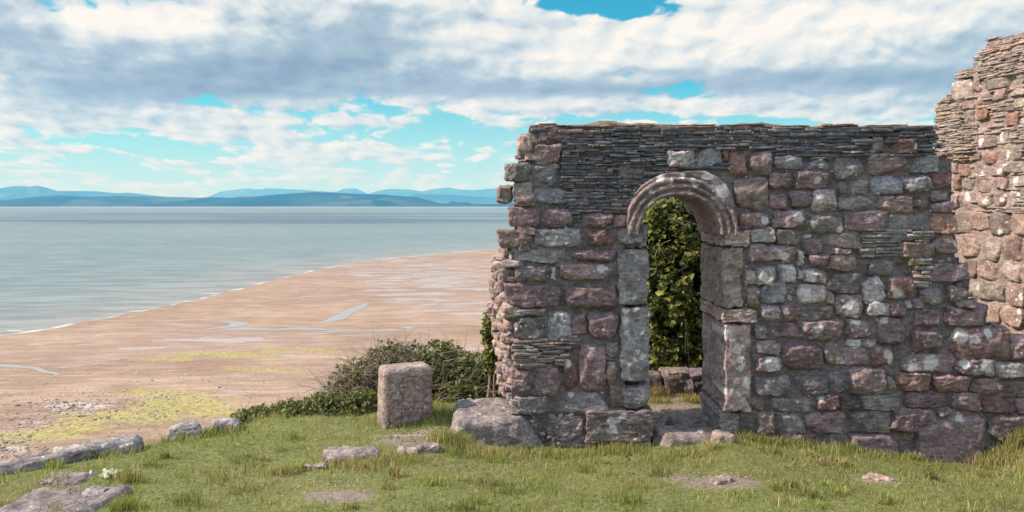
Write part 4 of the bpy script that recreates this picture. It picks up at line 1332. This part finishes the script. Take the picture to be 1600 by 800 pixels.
slates(gs, GFR, ppoly(GFR, [(1464, 185), (1467, 160), (1478, 150), (1492, 143), (1508, 130), (1520, 118), (1600, 112), (1760, 100), (1760, 330), (1515, 330), (1512, 252), (1490, 248), (1466, 242)]), gb, th=(0.012, 0.026), col=scol, colv=0.14, proud=0.005, depth=0.4, jag=0.01, warm=0.12)
slates(gs, GFR, ppoly(GFR, [(1464, 180), (1466, 165), (1480, 152), (1484, 147), (1492, 160), (1502, 172), (1505, 212), (1522, 220), (1522, 244), (1508, 252), (1478, 244), (1465, 240)]), gb, th=(0.012, 0.026), col=(0.30, 0.25, 0.215), proud=0.03, depth=0.6, jag=0.015, warm=0.12)
gs.build('slate_courses', M_SLATE, gable, smooth=False)
# core of the gable
gpoly = np.array(ppoly(GFR, [(1468, 180), (1472, 160), (1492, 150), (1510, 130), (1526, 100), (1550, 70), (1600, 60), (1760, 22)]))
ztop = lambda s: np.interp(s, gpoly[:, 0], gpoly[:, 1])
ss2 = np.arange(gpoly[0, 0], 1.0, 0.04)
zz2 = np.linspace(0, 1, 60)
SS, TT = np.meshgrid(ss2, zz2)
ZZ = 7.2 + (ztop(SS) - 7.2) * TT
gcm = MB()
n_ = SS.size
layers = [np.stack([SS.ravel(), ZZ.ravel(), np.full(n_, dp)], 1) for dp in (0.018, 0.62)]
Vg = np.concatenate(layers)
Vg += np.stack([fbm(Vg * 9 + o_, 4, 0.6) for o_ in (5, 45, 85)], 1) * np.array([0.012, 0.012, 0.02])
c_n, r_n = len(ss2), len(zz2)
i = (np.arange(r_n - 1)[:, None] * c_n + np.arange(c_n - 1)[None, :]).ravel()
Qf = np.stack([i, i + 1, i + c_n + 1, i + c_n], 1)
bd = list(range(c_n)) + [k * c_n + c_n - 1 for k in range(1, r_n)] + [(r_n - 1) * c_n + k for k in range(c_n - 2, -1, -1)] + [k * c_n for k in range(r_n - 2, 0, -1)]
Qs = np.array([[bd[k], bd[k] + n_, bd[(k + 1) % len(bd)] + n_, bd[(k + 1) % len(bd)]] for k in range(len(bd))])
gcm.add(GFR.world(Vg), np.concatenate([Qf, Qf[:, ::-1] + n_, Qs]), None, (0.33, 0.265, 0.24), 0.1)
gcm.build('rubble_core', M_CORE, gable)

# ------------------------------------------------------------------ low wall seen through the doorway
lw = tag(empty('low_wall', (2.1, 9.0, 7.9)), 'low row of dark stones at the foot of the shrub seen through the doorway', 'low wall')
q = MB()
LF = Frame((0, 7.62, 0), (1, 0, 0))
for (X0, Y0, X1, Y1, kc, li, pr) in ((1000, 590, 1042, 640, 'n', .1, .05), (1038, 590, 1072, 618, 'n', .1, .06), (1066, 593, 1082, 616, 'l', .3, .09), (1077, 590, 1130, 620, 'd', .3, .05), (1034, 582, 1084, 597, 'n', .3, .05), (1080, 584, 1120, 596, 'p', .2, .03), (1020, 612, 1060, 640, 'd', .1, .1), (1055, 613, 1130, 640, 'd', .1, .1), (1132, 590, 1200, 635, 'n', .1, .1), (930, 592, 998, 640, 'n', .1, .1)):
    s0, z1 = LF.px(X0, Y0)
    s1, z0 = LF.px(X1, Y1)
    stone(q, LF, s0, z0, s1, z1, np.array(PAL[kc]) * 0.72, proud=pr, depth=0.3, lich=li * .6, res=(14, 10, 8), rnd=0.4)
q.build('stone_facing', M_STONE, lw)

# ------------------------------------------------------------------ loose slabs and stones
FOOT = []


def slab(name, label, cat, px, py, wpx, dep, hgt, col, group=None, lich=0.1, yaw=0.0, sink=0.4, rough=1.2, m=M_ROCK, spots=()):
    X, Y = G(px, py)
    z = float(gz(np.array([X]), np.array([Y]))[0])
    wd = wpx / F * Y
    FOOT.append((X, Y, yaw, wd / 2, dep / 2))
    q = MB()
    fr = Frame((X, Y, 0), (math.cos(yaw), math.sin(yaw), 0))
    stone(q, fr, -wd / 2, z - hgt * sink, wd / 2, z + hgt * (1 - sink), col, proud=dep / 2, depth=dep / 2, lich=lich, res=(26, 10, 20), rnd=0.8, rough=rough, cuts=4)
    o = q.build(name, m)
    # origin to the stone's foot
    me = o.data
    me.transform(__import__('mathutils').Matrix.Translation((-X, -Y, -z)))
    o.location = (X, Y, z)
    return tag(o, label, cat, group)


GRP = 'flat stones sunk in the grass'
slab('flat_stone', 'large flat grey stone sunk in the turf at the bottom left corner', 'stone', 92, 792, 165, 0.62, 0.22, (0.26, 0.22, 0.215), GRP, yaw=0.05, sink=0.84)
slab('flat_stone', 'small smooth pale stone lying against the big flat slab, bottom left', 'stone', 151, 779, 42, 0.16, 0.12, (0.30, 0.265, 0.26), GRP, yaw=0.2, sink=0.5)
slab('flat_stone', 'thin flat grey stone between the edge stones and the big corner slab', 'stone', 108, 750, 78, 0.22, 0.12, (0.27, 0.225, 0.23), GRP, yaw=0.12, sink=0.72)
slab('flat_stone', 'long brown stone lying in front of the gravel patch', 'stone', 548, 714, 84, 0.26, 0.17, (0.26, 0.21, 0.205), GRP, yaw=0.2, sink=0.62)
slab('flat_stone', 'low stone at the right edge of the gravel patch, by the footing slab', 'stone', 668, 704, 46, 0.13, 0.08, (0.31, 0.25, 0.235), GRP, yaw=0.25, sink=0.5)
slab('flat_stone', 'small half buried stone in front of the gravel patch', 'stone', 638, 708, 30, 0.12, 0.07, (0.33, 0.27, 0.25), GRP, yaw=0.0, sink=0.55)
slab('flat_stone', 'narrow thin stone left of the long brown one', 'stone', 492, 731, 34, 0.08, 0.04, (0.36, 0.29, 0.27), GRP, yaw=0.1, sink=0.4)
slab('flat_stone', 'low stone in the trodden earth right of the doorway', 'stone', 1372, 749, 40, 0.13, 0.05, (0.36, 0.27, 0.25), GRP, yaw=0.0, sink=0.55)
slab('flat_stone', 'small flat stone on the worn patch before the doorway', 'stone', 1126, 752, 34, 0.12, 0.05, (0.30, 0.23, 0.21), GRP, yaw=0.3, sink=0.5)
slab('doorstep', 'worn brown slab lying as the step of the doorway', 'step', 1072, 686, 112, 0.36, 0.16, (0.245, 0.20, 0.192), None, yaw=0.0, sink=0.55)
slab('doorstep', 'upper worn slab on the threshold between the jambs', 'step', 1090, 664, 95, 0.30, 0.12, (0.25, 0.21, 0.20), None, yaw=0.03, sink=0.5)
slab('flat_stone', 'pale angular stone at the right end of the doorstep', 'stone', 1128, 688, 34, 0.16, 0.12, (0.38, 0.31, 0.29), GRP, yaw=0.15, sink=0.45)
slab('flat_stone', 'small pale lichened stone at the left end of the doorstep', 'stone', 1002, 690, 22, 0.10, 0.09, (0.33, 0.30, 0.30), GRP, lich=0.35, yaw=0.1, sink=0.45)
GE = 'stones along the terrace edge'
slab('edge_stone', 'long sloping grey stone on the terrace edge, leftmost', 'stone', 40, 730, 190, 0.22, 0.20, (0.27, 0.235, 0.23), GE, lich=0.25, yaw=0.62, sink=0.55)
slab('edge_stone', 'rounded lichened stone on the terrace edge above the thin flat stone', 'stone', 172, 699, 96, 0.24, 0.22, (0.29, 0.26, 0.255), GE, lich=0.4, yaw=0.45, sink=0.5)
slab('edge_stone', 'low whitish stone on the terrace edge beside the gap of bare sand', 'stone', 116, 713, 60, 0.2, 0.17, (0.34, 0.31, 0.30), GE, lich=0.3, yaw=0.7, sink=0.5)
slab('edge_stone', 'small pale stone on the terrace edge near the brambles', 'stone', 288, 674, 52, 0.2, 0.20, (0.30, 0.275, 0.27), GE, lich=0.3, yaw=0.35, sink=0.42)
slab('edge_stone', 'low pale stone on the terrace edge half under the green brambles', 'stone', 352, 660, 40, 0.2, 0.14, (0.31, 0.29, 0.28), GE, lich=0.2, yaw=0.3, sink=0.3)

# carved upright stone
cx, cy = G(633, 658)
cz = float(gz(np.array([cx]), np.array([cy]))[0])
HF = Frame((cx, cy, 0), (math.cos(0.40), math.sin(0.40), 0))
q = MB()
w2 = 80 / F * cy / 2
hgt = 88 / F * cy
V0, Q0 = box_tpl(70, 70, 26)
half = np.array([w2, (hgt + 0.12) / 2, 0.14])
r_ = 0.055
qq = V0 * half
inn = np.clip(qq, -(half - r_), half - r_)
dd = qq - inn
LL = np.linalg.norm(dd, axis=1, keepdims=True)
nr = np.where(LL > 1e-9, dd / np.maximum(LL, 1e-9), 0)
qq = inn + nr * np.minimum(LL, r_)
qq[:, 0] *= 1 - 0.03 * (qq[:, 1] / half[1])
ff = np.exp(-((V0[:, 2] - 1) / 0.15) ** 2)
gx, gy = qq[:, 0] / w2, qq[:, 1] / half[1]
# worn carving: a framed panel of interlace and weathered upright strokes
car = np.zeros(len(qq))
for (c0, wd_) in ((-0.24, 0.035), (0.20, 0.03)):
    car -= 0.008 * np.exp(-((gx - c0 - 0.03 * np.sin(gy * 5)) / wd_) ** 2) * (np.abs(gy) < 0.72)
pq = np.stack([gx * 3.2, gy * 3.6, 0 * gx + 3], 1)
car -= 0.008 * np.exp(-(fbm(pq, 2) / 0.10) ** 2) * (np.abs(gy) < 0.75) * (np.abs(gx) < 0.8)
for k_ in range(7):
    y0_ = -0.6 + 0.2 * k_
    car -= 0.007 * np.exp(-((gy - y0_ - 0.25 * (gx + 0.02) * (-1) ** k_) / 0.035) ** 2) * (np.abs(gx + 0.03) < 0.13)
car -= 0.03 * np.exp(-((gx - 1.0) / 0.3) ** 2 - ((gy + 0.75) / 0.3) ** 2)
qq[:, 2] += car * ff * 2.4
seed = 31.0
qq += np.where(LL > 1e-9, nr, np.array([0, 0, 1.0])) * (0.010 * fbm(qq * 6 + seed, 4, 0.5) - 0.008 * np.abs(fbm(qq * 22 + seed, 3)))[:, None]
Pw = np.stack([qq[:, 0], qq[:, 1] + hgt / 2 - 0.06, -qq[:, 2]], 1)
Pw = HF.world(Pw)
q.add(Pw + np.array([0, 0, cz]), Q0, None, np.array([0.32, 0.25, 0.23]) * (1 + 0.45 * fbm(qq * 3.2, 3))[:, None], np.clip(0.10 + 1.3 * np.clip(fbm(qq * 4 + 70, 2) - 0.12, 0, 1), 0, 0.62))
o = q.build('carved_stone', M_ARCH)
o.data.transform(__import__('mathutils').Matrix.Translation((-cx, -cy, -cz)))
o.location = (cx, cy, cz)
tag(o, 'squat upright brown stone with worn carving standing in grass before the brambles', 'carved stone')

# ------------------------------------------------------------------ shrubs
def shrub(name, label, cat, clumps, n_leaf, size, cols, twigs=0, twig_len=(0.2, 0.5), twig_col=(0.30, 0.22, 0.17), base=None, group=None, long=1.6, stems=6, up=0.35, dens=0.75):
    """clumps: (x, y, z, rx, ry, rz) ellipsoids of foliage"""
    cl = np.array(clumps, float)
    c0 = cl[:, :3].mean(0)
    if base is None:
        base = (c0[0], c0[1], float(gz(np.array([c0[0]]), np.array([c0[1]]))[0]))
    root = tag(empty(name, base), label, cat, group)
    vol = (cl[:, 3] * cl[:, 4] * cl[:, 5])
    pick = rng.choice(len(cl), n_leaf * 3, p=vol / vol.sum())
    dirs = rng.normal(size=(n_leaf * 3, 3))
    dirs /= np.linalg.norm(dirs, axis=1)[:, None]
    rad = rng.random(n_leaf * 3) ** 0.42
    lump = 1 + 0.30 * fbm(dirs * 2.3 + cl[pick, :3] * 3.1, 3)
    P = cl[pick, :3] + dirs * (rad * lump)[:, None] * cl[pick, 3:]
    keep = fbm(P * (0.9 / size) * 0.22 + 7, 3) > (-0.02 - 0.28 * dens)
    floor_ = P[:, 2] > base[2] - 0.6
    P, dirs = P[keep & floor_][:n_leaf], dirs[keep & floor_][:n_leaf]
    n = len(P)
    nr = dirs * 0.5 + rng.normal(size=(n, 3)) * 0.6 + np.array([-0.1, -0.15, up])
    nr /= np.linalg.norm(nr, axis=1)[:, None]
    cc = np.array(cols)[rng.integers(0, len(cols), n)] * rng.uniform(0.45, 1.5, (n, 1))
    f = MB()
    leaves(f, P, nr, size * rng.uniform(0.4, 1.5, n), cc, long=long)
    f.build('foliage', M_LEAF, root, smooth=False)
    tw = MB()
    b0 = np.array(base)
    for k in range(stems):
        e = cl[rng.integers(len(cl))]
        st = np.array([e[0] + rng.uniform(-.5, .5) * e[3], e[1] + rng.uniform(-.3, .3) * e[4], 0])
        st[2] = min(float(gz(st[:1], st[1:2])[0]), e[2] - e[5] * 0.5) - 0.05
        en = e[:3] + rng.normal(size=3) * e[3:] * 0.45
        m_ = (st + en) / 2 + rng.normal(size=3) * 0.06
        tt = np.linspace(0, 1, 7)[:, None]
        pts = (1 - tt) ** 2 * st + 2 * tt * (1 - tt) * m_ + tt ** 2 * en
        tube(tw, pts, 0.014, 0.005, 5, np.array(twig_col) * 0.7)
    for k in range(twigs):
        e = cl[rng.integers(len(cl))]
        d_ = rng.normal(size=3)
        d_[2] = abs(d_[2]) * 0.8 - 0.1
        d_ /= np.linalg.norm(d_)
        st = e[:3] + d_ * e[3:] * rng.uniform(0.2, 0.85)
        ln = rng.uniform(*twig_len)
        tt = np.linspace(0, 1, 7)[:, None]
        dr = d_ * 0.7 + rng.normal(size=3) * 0.55
        dr /= np.linalg.norm(dr)
        pts = st + dr * ln * tt + np.array([0, 0, -0.3 * ln]) * tt ** 2 + rng.normal(size=3) * 0.12 * ln * np.sin(tt * 3.1)
        r0 = rng.uniform(0.0016, 0.0042)
        tube(tw, pts, r0, r0 * 0.4, 4, np.array(twig_col) * rng.uniform(0.6, 1.35))
        if rng.random() < 0.6:
            s2 = pts[3]
            d2 = dr + rng.normal(size=3) * 0.7
            p2 = s2 + d2 * ln * 0.45 * np.linspace(0, 1, 4)[:, None]
            tube(tw, p2, r0 * 0.7, r0 * 0.3, 4, np.array(twig_col) * rng.uniform(0.6, 1.35))
    tw.build('branches', M_TWIG, root)
    return root


def at(px, py, Y):
    return ((px - 800) / F * Y, Y, EYE - (py - HOR) / F * Y)


GRN = [(0.12, 0.145, 0.045), (0.17, 0.18, 0.06), (0.085, 0.11, 0.036), (0.22, 0.21, 0.08)]
YEL = [(0.13, 0.15, 0.03), (0.20, 0.20, 0.05), (0.07, 0.10, 0.025), (0.28, 0.25, 0.07), (0.045, 0.07, 0.02)]


def E(px, py, Y, rx, rz, ry=0.3):
    x, y, z = at(px, py, Y)
    return (x, y, z, rx / F * Y, ry, rz / F * Y)


shrub('bramble_bush', 'low green bramble spreading along the grass edge, leftmost of the bushes', 'bush',
      [E(405, 655, 6.95, 45, 20, 0.2), E(455, 648, 7.0, 40, 24, 0.2), E(510, 642, 7.05, 45, 28, 0.22), E(560, 640, 7.1, 40, 30, 0.25), E(540, 655, 6.95, 50, 16, 0.15)],
      11000, 0.025, GRN + [(0.15, 0.17, 0.07), (0.20, 0.19, 0.07)], twigs=160, twig_len=(0.08, 0.22), stems=10)
shrub('thorn_bush', 'bare twiggy thorn bush left of the carved stone', 'bush',
      [E(560, 600, 7.5, 44, 40, 0.25), E(605, 575, 7.7, 45, 45, 0.28), E(535, 620, 7.4, 36, 28, 0.2), E(640, 570, 7.8, 36, 36, 0.25)],
      3600, 0.026, GRN + [(0.15, 0.11, 0.05), (0.13, 0.12, 0.05)], twigs=900, twig_len=(0.12, 0.34), stems=14, twig_col=(0.30, 0.235, 0.19), dens=0.6)
shrub('leafy_bush', 'rounded dark green bush between the carved stone and the wall', 'bush',
      [E(690, 575, 7.7, 46, 42, 0.3), E(735, 590, 7.6, 42, 42, 0.3), E(660, 595, 7.6, 40, 40, 0.25), E(725, 618, 7.4, 45, 26, 0.2), E(770, 600, 7.6, 30, 45, 0.25)],
      9000, 0.030, GRN + [(0.16, 0.16, 0.055), (0.12, 0.14, 0.05)], twigs=520, twig_len=(0.1, 0.36), stems=14, twig_col=(0.34, 0.27, 0.21), dens=0.7)
shrub('ivy_bush', 'narrow yellow green leafy shrub climbing behind the broken end of the wall', 'bush',
      [E(764, 520, 7.25, 11, 42, 0.10), E(768, 555, 7.25, 16, 30, 0.12), E(790, 530, 7.3, 26, 40, 0.12)],
      1500, 0.036, YEL, twigs=25, twig_len=(0.06, 0.16), stems=5, long=1.3)
shrub('tall_shrub', 'tall leafy shrub with yellow green leaves filling the doorway behind the wall', 'bush',
      [E(1050, 470, 9.0, 70, 95, 0.45), E(1055, 385, 9.1, 62, 68, 0.4), E(1040, 550, 8.95, 75, 50, 0.4), E(1090, 440, 9.2, 55, 100, 0.4), E(1010, 430, 9.2, 45, 80, 0.4), E(1058, 335, 9.1, 50, 34, 0.3), E(1085, 350, 9.15, 40, 40, 0.3), E(1025, 360, 9.15, 40, 40, 0.3), E(1110, 540, 9.1, 55, 55, 0.4), E(985, 500, 9.3, 60, 90, 0.4), E(1165, 470, 9.4, 60, 100, 0.4)],
      28000, 0.052, YEL + YEL[:4] + GRN + [(0.03, 0.05, 0.015), (0.33, 0.31, 0.10)], twigs=130, twig_len=(0.2, 0.6), stems=22, long=1.35, dens=0.45)

# ------------------------------------------------------------------ grass
def blades(mb, P, hgt, wid, col, lean=0.5):
    n = len(P)
    an = rng.uniform(0, 2 * math.pi, n)
    la = rng.uniform(0, 2 * math.pi, n)
    ll = np.abs(rng.normal(0, lean, n)) * hgt
    w_ = np.stack([np.cos(an), np.sin(an), 0 * an], 1) * (wid / 2)[:, None]
    L_ = np.stack([np.cos(la), np.sin(la), 0 * la], 1) * ll[:, None]
    H_ = np.array([0, 0, 1.0]) * hgt[:, None]
    v0, v1 = P - w_, P + w_
    m_ = P + L_ * 0.35 + H_ * 0.6
    v2, v3 = m_ - w_ * 0.8, m_ + w_ * 0.8
    v4 = P + L_ + H_ * np.clip(1 - 0.25 * (ll / hgt)[:, None] ** 2, 0.4, 1)
    V = np.stack([v0, v1, v2, v3, v4], 1).reshape(-1, 3)
    i = np.arange(n)[:, None] * 5
    mb.add(V, i + np.array([0, 1, 3, 2]), i + np.array([2, 3, 4]), np.repeat(col, 5, 0))


def grass_cols(n, dry):
    g = np.array([(0.225, 0.265, 0.062), (0.29, 0.315, 0.088), (0.165, 0.205, 0.05), (0.34, 0.335, 0.12)])[rng.integers(0, 4, n)]
    d = np.array([(0.42, 0.32, 0.17), (0.50, 0.41, 0.25), (0.31, 0.225, 0.115)])[rng.integers(0, 3, n)]
    k = (rng.random(n) < dry)[:, None]
    return np.where(k, d, g) * rng.uniform(0.75, 1.25, (n, 1))


gm = MB()
N = 260000
x = rng.uniform(-6.0, 6.8, N)
y = 2.6 + 7.4 * rng.random(N) ** 1.15
d = poly_sd(TERR, x, y)
z = gz(x, y)
PX, PY = px_of(x, y, z)
bare = ell(BARE, PX, PY) + 0.22 * fbm(np.stack([x * 3, y * 3, 0 * x], 1), 3)
thin = fbm(np.stack([x * 5, y * 5, 0 * x + 4], 1), 2)
inwall = (y > D - 0.05) & (y < D + 0.75) & (x > 0.0)
path = (y > D + 0.3) & (y < 8.2) & (np.abs(x - 1.85) < 0.75)
foot = np.zeros(N, bool)
for (fx_, fy_, yw_, a_, b_) in FOOT:
    lx = (x - fx_) * math.cos(yw_) + (y - fy_) * math.sin(yw_)
    ly = -(x - fx_) * math.sin(yw_) + (y - fy_) * math.cos(yw_)
    foot |= ((lx / (a_ * 0.96)) ** 4 + ((ly + 0.02) / (b_ * 1.05 + 0.02)) ** 4 < 1)
keep = ~foot & (d < 0.25) & (bare + 0.3 * rng.random(N) < 0.62) & ~inwall & ~path & ~((x > -0.52) & (x < 0.3) & (y > 6.12) & (y < 6.9))
x, y, z, d, PX, PY, thin = (a[keep] for a in (x, y, z, d, PX, PY, thin))
n = len(x)
dry = np.clip(0.10 + ell(DRY, PX, PY) + 0.35 * fbm(np.stack([x * 1.6, y * 1.6, 0 * x + 9], 1), 3), 0.03, 0.95)
h = rng.uniform(0.016, 0.036, n) * (1 + 1.3 * np.clip(thin, -0.5, 1))
# longer along the wall foot, around stones and on the edge of the terrace
near_wall = np.exp(-((y - (D - 0.16)) / 0.14) ** 2) * (x > -0.6) * sstep(-0.15, 0.3, fbm(np.stack([x * 1.7, 0 * x, 0 * x + 31], 1), 3))
near_edge = np.exp(-((d + 0.12) / 0.22) ** 2)
tuft = np.clip(fbm(np.stack([x * 2.2, y * 2.6, 0 * x + 21], 1), 2) * 1.6, 0, 1)
h *= 1 + 1.2 * near_wall * (0.4 + tuft) + 0.8 * near_edge * (0.3 + tuft) + 1.2 * tuft
dry = np.clip(dry + 0.12 * near_wall + 0.15 * near_edge, 0, 0.95)
blades(gm, np.stack([x, y, z - 0.006], 1), h, rng.uniform(0.0025, 0.0055, n), grass_cols(n, dry) * (1 + 0.45 * fbm(np.stack([x * 1.1, y * 1.5, 0 * x + 44], 1), 3))[:, None], 0.6)
# taller wisps and small weed rosettes here and there
nw = 110
wx, wy = rng.uniform(-4.5, 5.0, nw), rng.uniform(4.2, 6.1, nw)
for X, Y in zip(wx, wy):
    if poly_sd(TERR, np.array([X]), np.array([Y]))[0] > -0.1:
        continue
    nb_ = int(rng.integers(25, 110))
    sp_ = rng.uniform(0.02, 0.07)
    bx, by = X + rng.normal(0, sp_, nb_), Y + rng.normal(0, sp_ * 0.7, nb_)
    by = np.minimum(by, D - 0.1)
    tone = rng.uniform(0.55, 1.25)
    blades(gm, np.stack([bx, by, gz(bx, by) - 0.006], 1), rng.uniform(0.04, 0.10) * rng.uniform(0.5, 1.2, nb_), rng.uniform(0.003, 0.007, nb_), grass_cols(nb_, np.full(nb_, rng.choice([0.05, 0.1, 0.6]))) * tone, 0.7)
nw = 900
wx, wy = rng.uniform(-4.5, 5.0, nw), rng.uniform(4.2, 6.15, nw)
wz = gz(wx, wy) + rng.uniform(0.02, 0.035, nw)
kp = (poly_sd(TERR, wx, wy) < -0.1) & (fbm(np.stack([wx * 1.5, wy * 1.5, 0 * wx + 77], 1), 3) > 0.05)
wn = np.array([0, 0, 1.0]) + rng.normal(0, 0.35, (kp.sum(), 3))
wn /= np.linalg.norm(wn, axis=1)[:, None]
leaves(gm, np.stack([wx, wy, wz], 1)[kp], wn, rng.uniform(0.012, 0.026, kp.sum()), np.array([(0.10, 0.16, 0.04)]) * rng.uniform(0.7, 1.5, (kp.sum(), 1)), long=1.4)
# named tufts
TUF = [(700, 690, 40, 300, .12, .35), (715, 695, 30, 350, .14, .3), (640, 665, 60, 500, .08, .15), (700, 650, 50, 420, .10, .15), (760, 712, 60, 700, .10, .6), (860, 712, 60, 500, .09, .5), (970, 706, 50, 500, .10, .5), (1060, 712, 60, 500, .08, .5),
       (1140, 660, 36, 700, .13, .65), (1120, 645, 20, 260, .10, .4), (1160, 680, 40, 600, .12, .55), (1210, 695, 50, 500, .10, .35), (1300, 705, 60, 500, .09, .4), (1400, 715, 60, 500, .08, .4), (1580, 690, 24, 900, .2, .75), (1560, 720, 40, 700, .13, .7), (1600, 690, 40, 700, .2, .6), (1280, 665, 8, 60, .12, .3), (1395, 700, 8, 60, .1, .9),
       (440, 740, 30, 300, .07, .7), (560, 728, 60, 600, .08, .8), (620, 722, 50, 500, .08, .7), (470, 735, 20, 200, .07, .3), (200, 752, 26, 160, .12, .5), (190, 795, 40, 500, .09, .1), (170, 712, 50, 400, .09, .4), (260, 688, 60, 400, .10, .5), (330, 678, 60, 500, .11, .35), (1025, 618, 22, 500, .12, .95), (1085, 630, 26, 350, .10, .95), (1030, 604, 20, 200, .08, .4)]
for (a, c_, rp_, nb_, hh, dr) in TUF:
    if 1025 < a < 1095 and c_ < 640:
        X, Y = (a - 800) / F * 7.38, 7.38
    else:
        X, Y = G(a, c_)
    rw = rp_ / F * Y
    px_ = X + rng.normal(0, 0.5, nb_) * rw
    py_ = Y + rng.normal(0, 0.28, nb_) * min(rw, 0.25)
    if c_ < 712 and a > 850 and not (1020 < a < 1170):
        py_ = np.minimum(py_, D - 0.07)
    kf = np.ones(len(px_), bool)
    for (fx_, fy_, yw_, a_, b_) in FOOT:
        lx = (px_ - fx_) * math.cos(yw_) + (py_ - fy_) * math.sin(yw_)
        ly = -(px_ - fx_) * math.sin(yw_) + (py_ - fy_) * math.cos(yw_)
        kf &= ~((lx / a_) ** 4 + (ly / b_) ** 4 < 1)
    px_, py_ = px_[kf], py_[kf]
    nb_ = len(px_)
    zz_ = gz(px_, py_) - 0.006
    blades(gm, np.stack([px_, py_, zz_], 1), hh * rng.uniform(0.45, 1.1, nb_), rng.uniform(0.003, 0.006, nb_), grass_cols(nb_, np.full(nb_, dr * 0.75)), 0.5)
tag(gm.build('grass', M_GRASS, smooth=False), 'short green and straw coloured turf on the terrace', 'grass', kind='stuff')

# dry grass growing on top of the wall
tm = MB()
nb_ = 1500
xx = rng.uniform(0.2, 3.6, nb_)
kp = fbm(np.stack([xx * 2.0, 0 * xx, 0 * xx + 2], 1), 3) > 0.12
xx = xx[kp]
nb_ = len(xx)
yy = D + rng.uniform(0.0, 0.6, nb_)
zt = FR.px(900, 196)[1]
blades(tm, np.stack([xx, yy, np.full(nb_, zt - 0.015)], 1), rng.uniform(0.02, 0.065, nb_), rng.uniform(0.002, 0.004, nb_), grass_cols(nb_, np.full(nb_, 0.85)), 0.5)
tag(tm.build('dry_grass', M_GRASS, smooth=False), 'thin straw coloured grass growing along the top of the long wall', 'grass', kind='stuff')

# tuft in the wall face
tm = MB()
s, z = FR.px(1428, 412)
nb_ = 160
blades(tm, np.stack([s + rng.normal(0, 0.03, nb_), D - 0.03 + rng.uniform(-0.02, 0.02, nb_), np.full(nb_, z - 0.01)], 1), rng.uniform(0.03, 0.08, nb_), rng.uniform(0.002, 0.004, nb_), grass_cols(nb_, np.full(nb_, 0.9)), 1.0)
tag(tm.build('grass_tuft', M_GRASS, smooth=False), 'golden tuft of dry grass growing out of the wall face', 'grass tuft')

# gravel by the doorway and the footing slab
gv = MB()
V0, Q0 = box_tpl(2, 2, 2)
V1 = V0 / np.linalg.norm(V0, axis=1)[:, None]
for (a, c_, rp_, rq, nb_) in ((640, 690, 55, 9, 700), (680, 684, 26, 7, 300), (1055, 655, 55, 14, 1300), (1125, 755, 50, 8, 40), (1372, 749, 24, 5, 16), (540, 775, 40, 8, 14)):
    for _ in range(nb_):
        pa, pc = rng.normal(a, rp_ * 0.55), rng.normal(c_, rq * 0.55)
        if pc < 634:
            continue
        X, Y = (lambda g_: g_)(G(pa, pc)) if nb_ < 0 else ((pa - 800) / F * (1.97 * F / (pc - HOR)), 1.97 * F / (pc - HOR))
        zz_ = float(gz(np.array([X]), np.array([Y]))[0])
        sz = rng.uniform(0.003, 0.010)
        gv.add(V1 * sz * np.array([1.3, 1, 0.6]) * rng.uniform(0.7, 1.3, 3) + np.array([X, Y, zz_ + 0.002]), Q0, None, np.array((0.36, 0.29, 0.26)) * rng.uniform(0.6, 1.4), 0.1)
tag(gv.build('gravel', M_ROCK), 'pale pinkish gravel on the bare patches around the doorway', 'gravel', kind='stuff')

# white daisies
fx, fy = G(176, 745)
fz = float(gz(np.array([fx]), np.array([fy]))[0])
fl, fst = MB(), MB()
tube(fst, [np.array([0, 0, -0.02]), np.array([0.003, 0, 0.02]), np.array([0, 0, 0.045])], 0.0013, 0.001, 4, (0.1, 0.14, 0.04))
pts = [np.array([0, 0, 0.047])]
for a in np.linspace(0, 2 * math.pi, 17)[:-1]:
    rr = 0.0125 * (1 if len(pts) % 2 else 0.66)
    pts.append(np.array([rr * math.cos(a), rr * math.sin(a) * 0.9 - 0.004, 0.046 + 0.006 * math.sin(a)]))
fl.add(np.array(pts), None, [[0, 1 + k2, 1 + (k2 + 1) % 16] for k2 in range(16)], (0.8, 0.8, 0.76))
proto = tag(empty('daisy'), 'tiny white daisy in the small clump in the grass right of the thin flat stone', 'flower', 'white daisies in the grass')
kids = [fl.build('petals', M_LEAF, proto, smooth=False), fst.build('stem', M_LEAF, proto)]
for k in range(26):
    r = proto if k == 0 else proto.copy()
    if k:
        C.objects.link(r)
        for ch in kids:
            c_ = ch.copy()
            C.objects.link(c_)
            c_.parent = r
    X, Y = fx + float(rng.normal(0, 0.05)), fy + float(rng.normal(0, 0.035))
    r.location = (X, Y, float(gz(np.array([X]), np.array([Y]))[0]))
    r.rotation_euler = (0.5 + float(rng.normal(0, 0.25)), float(rng.normal(0, 0.25)), float(rng.uniform(-0.5, 0.5)))
print('fill stones', n_fill)
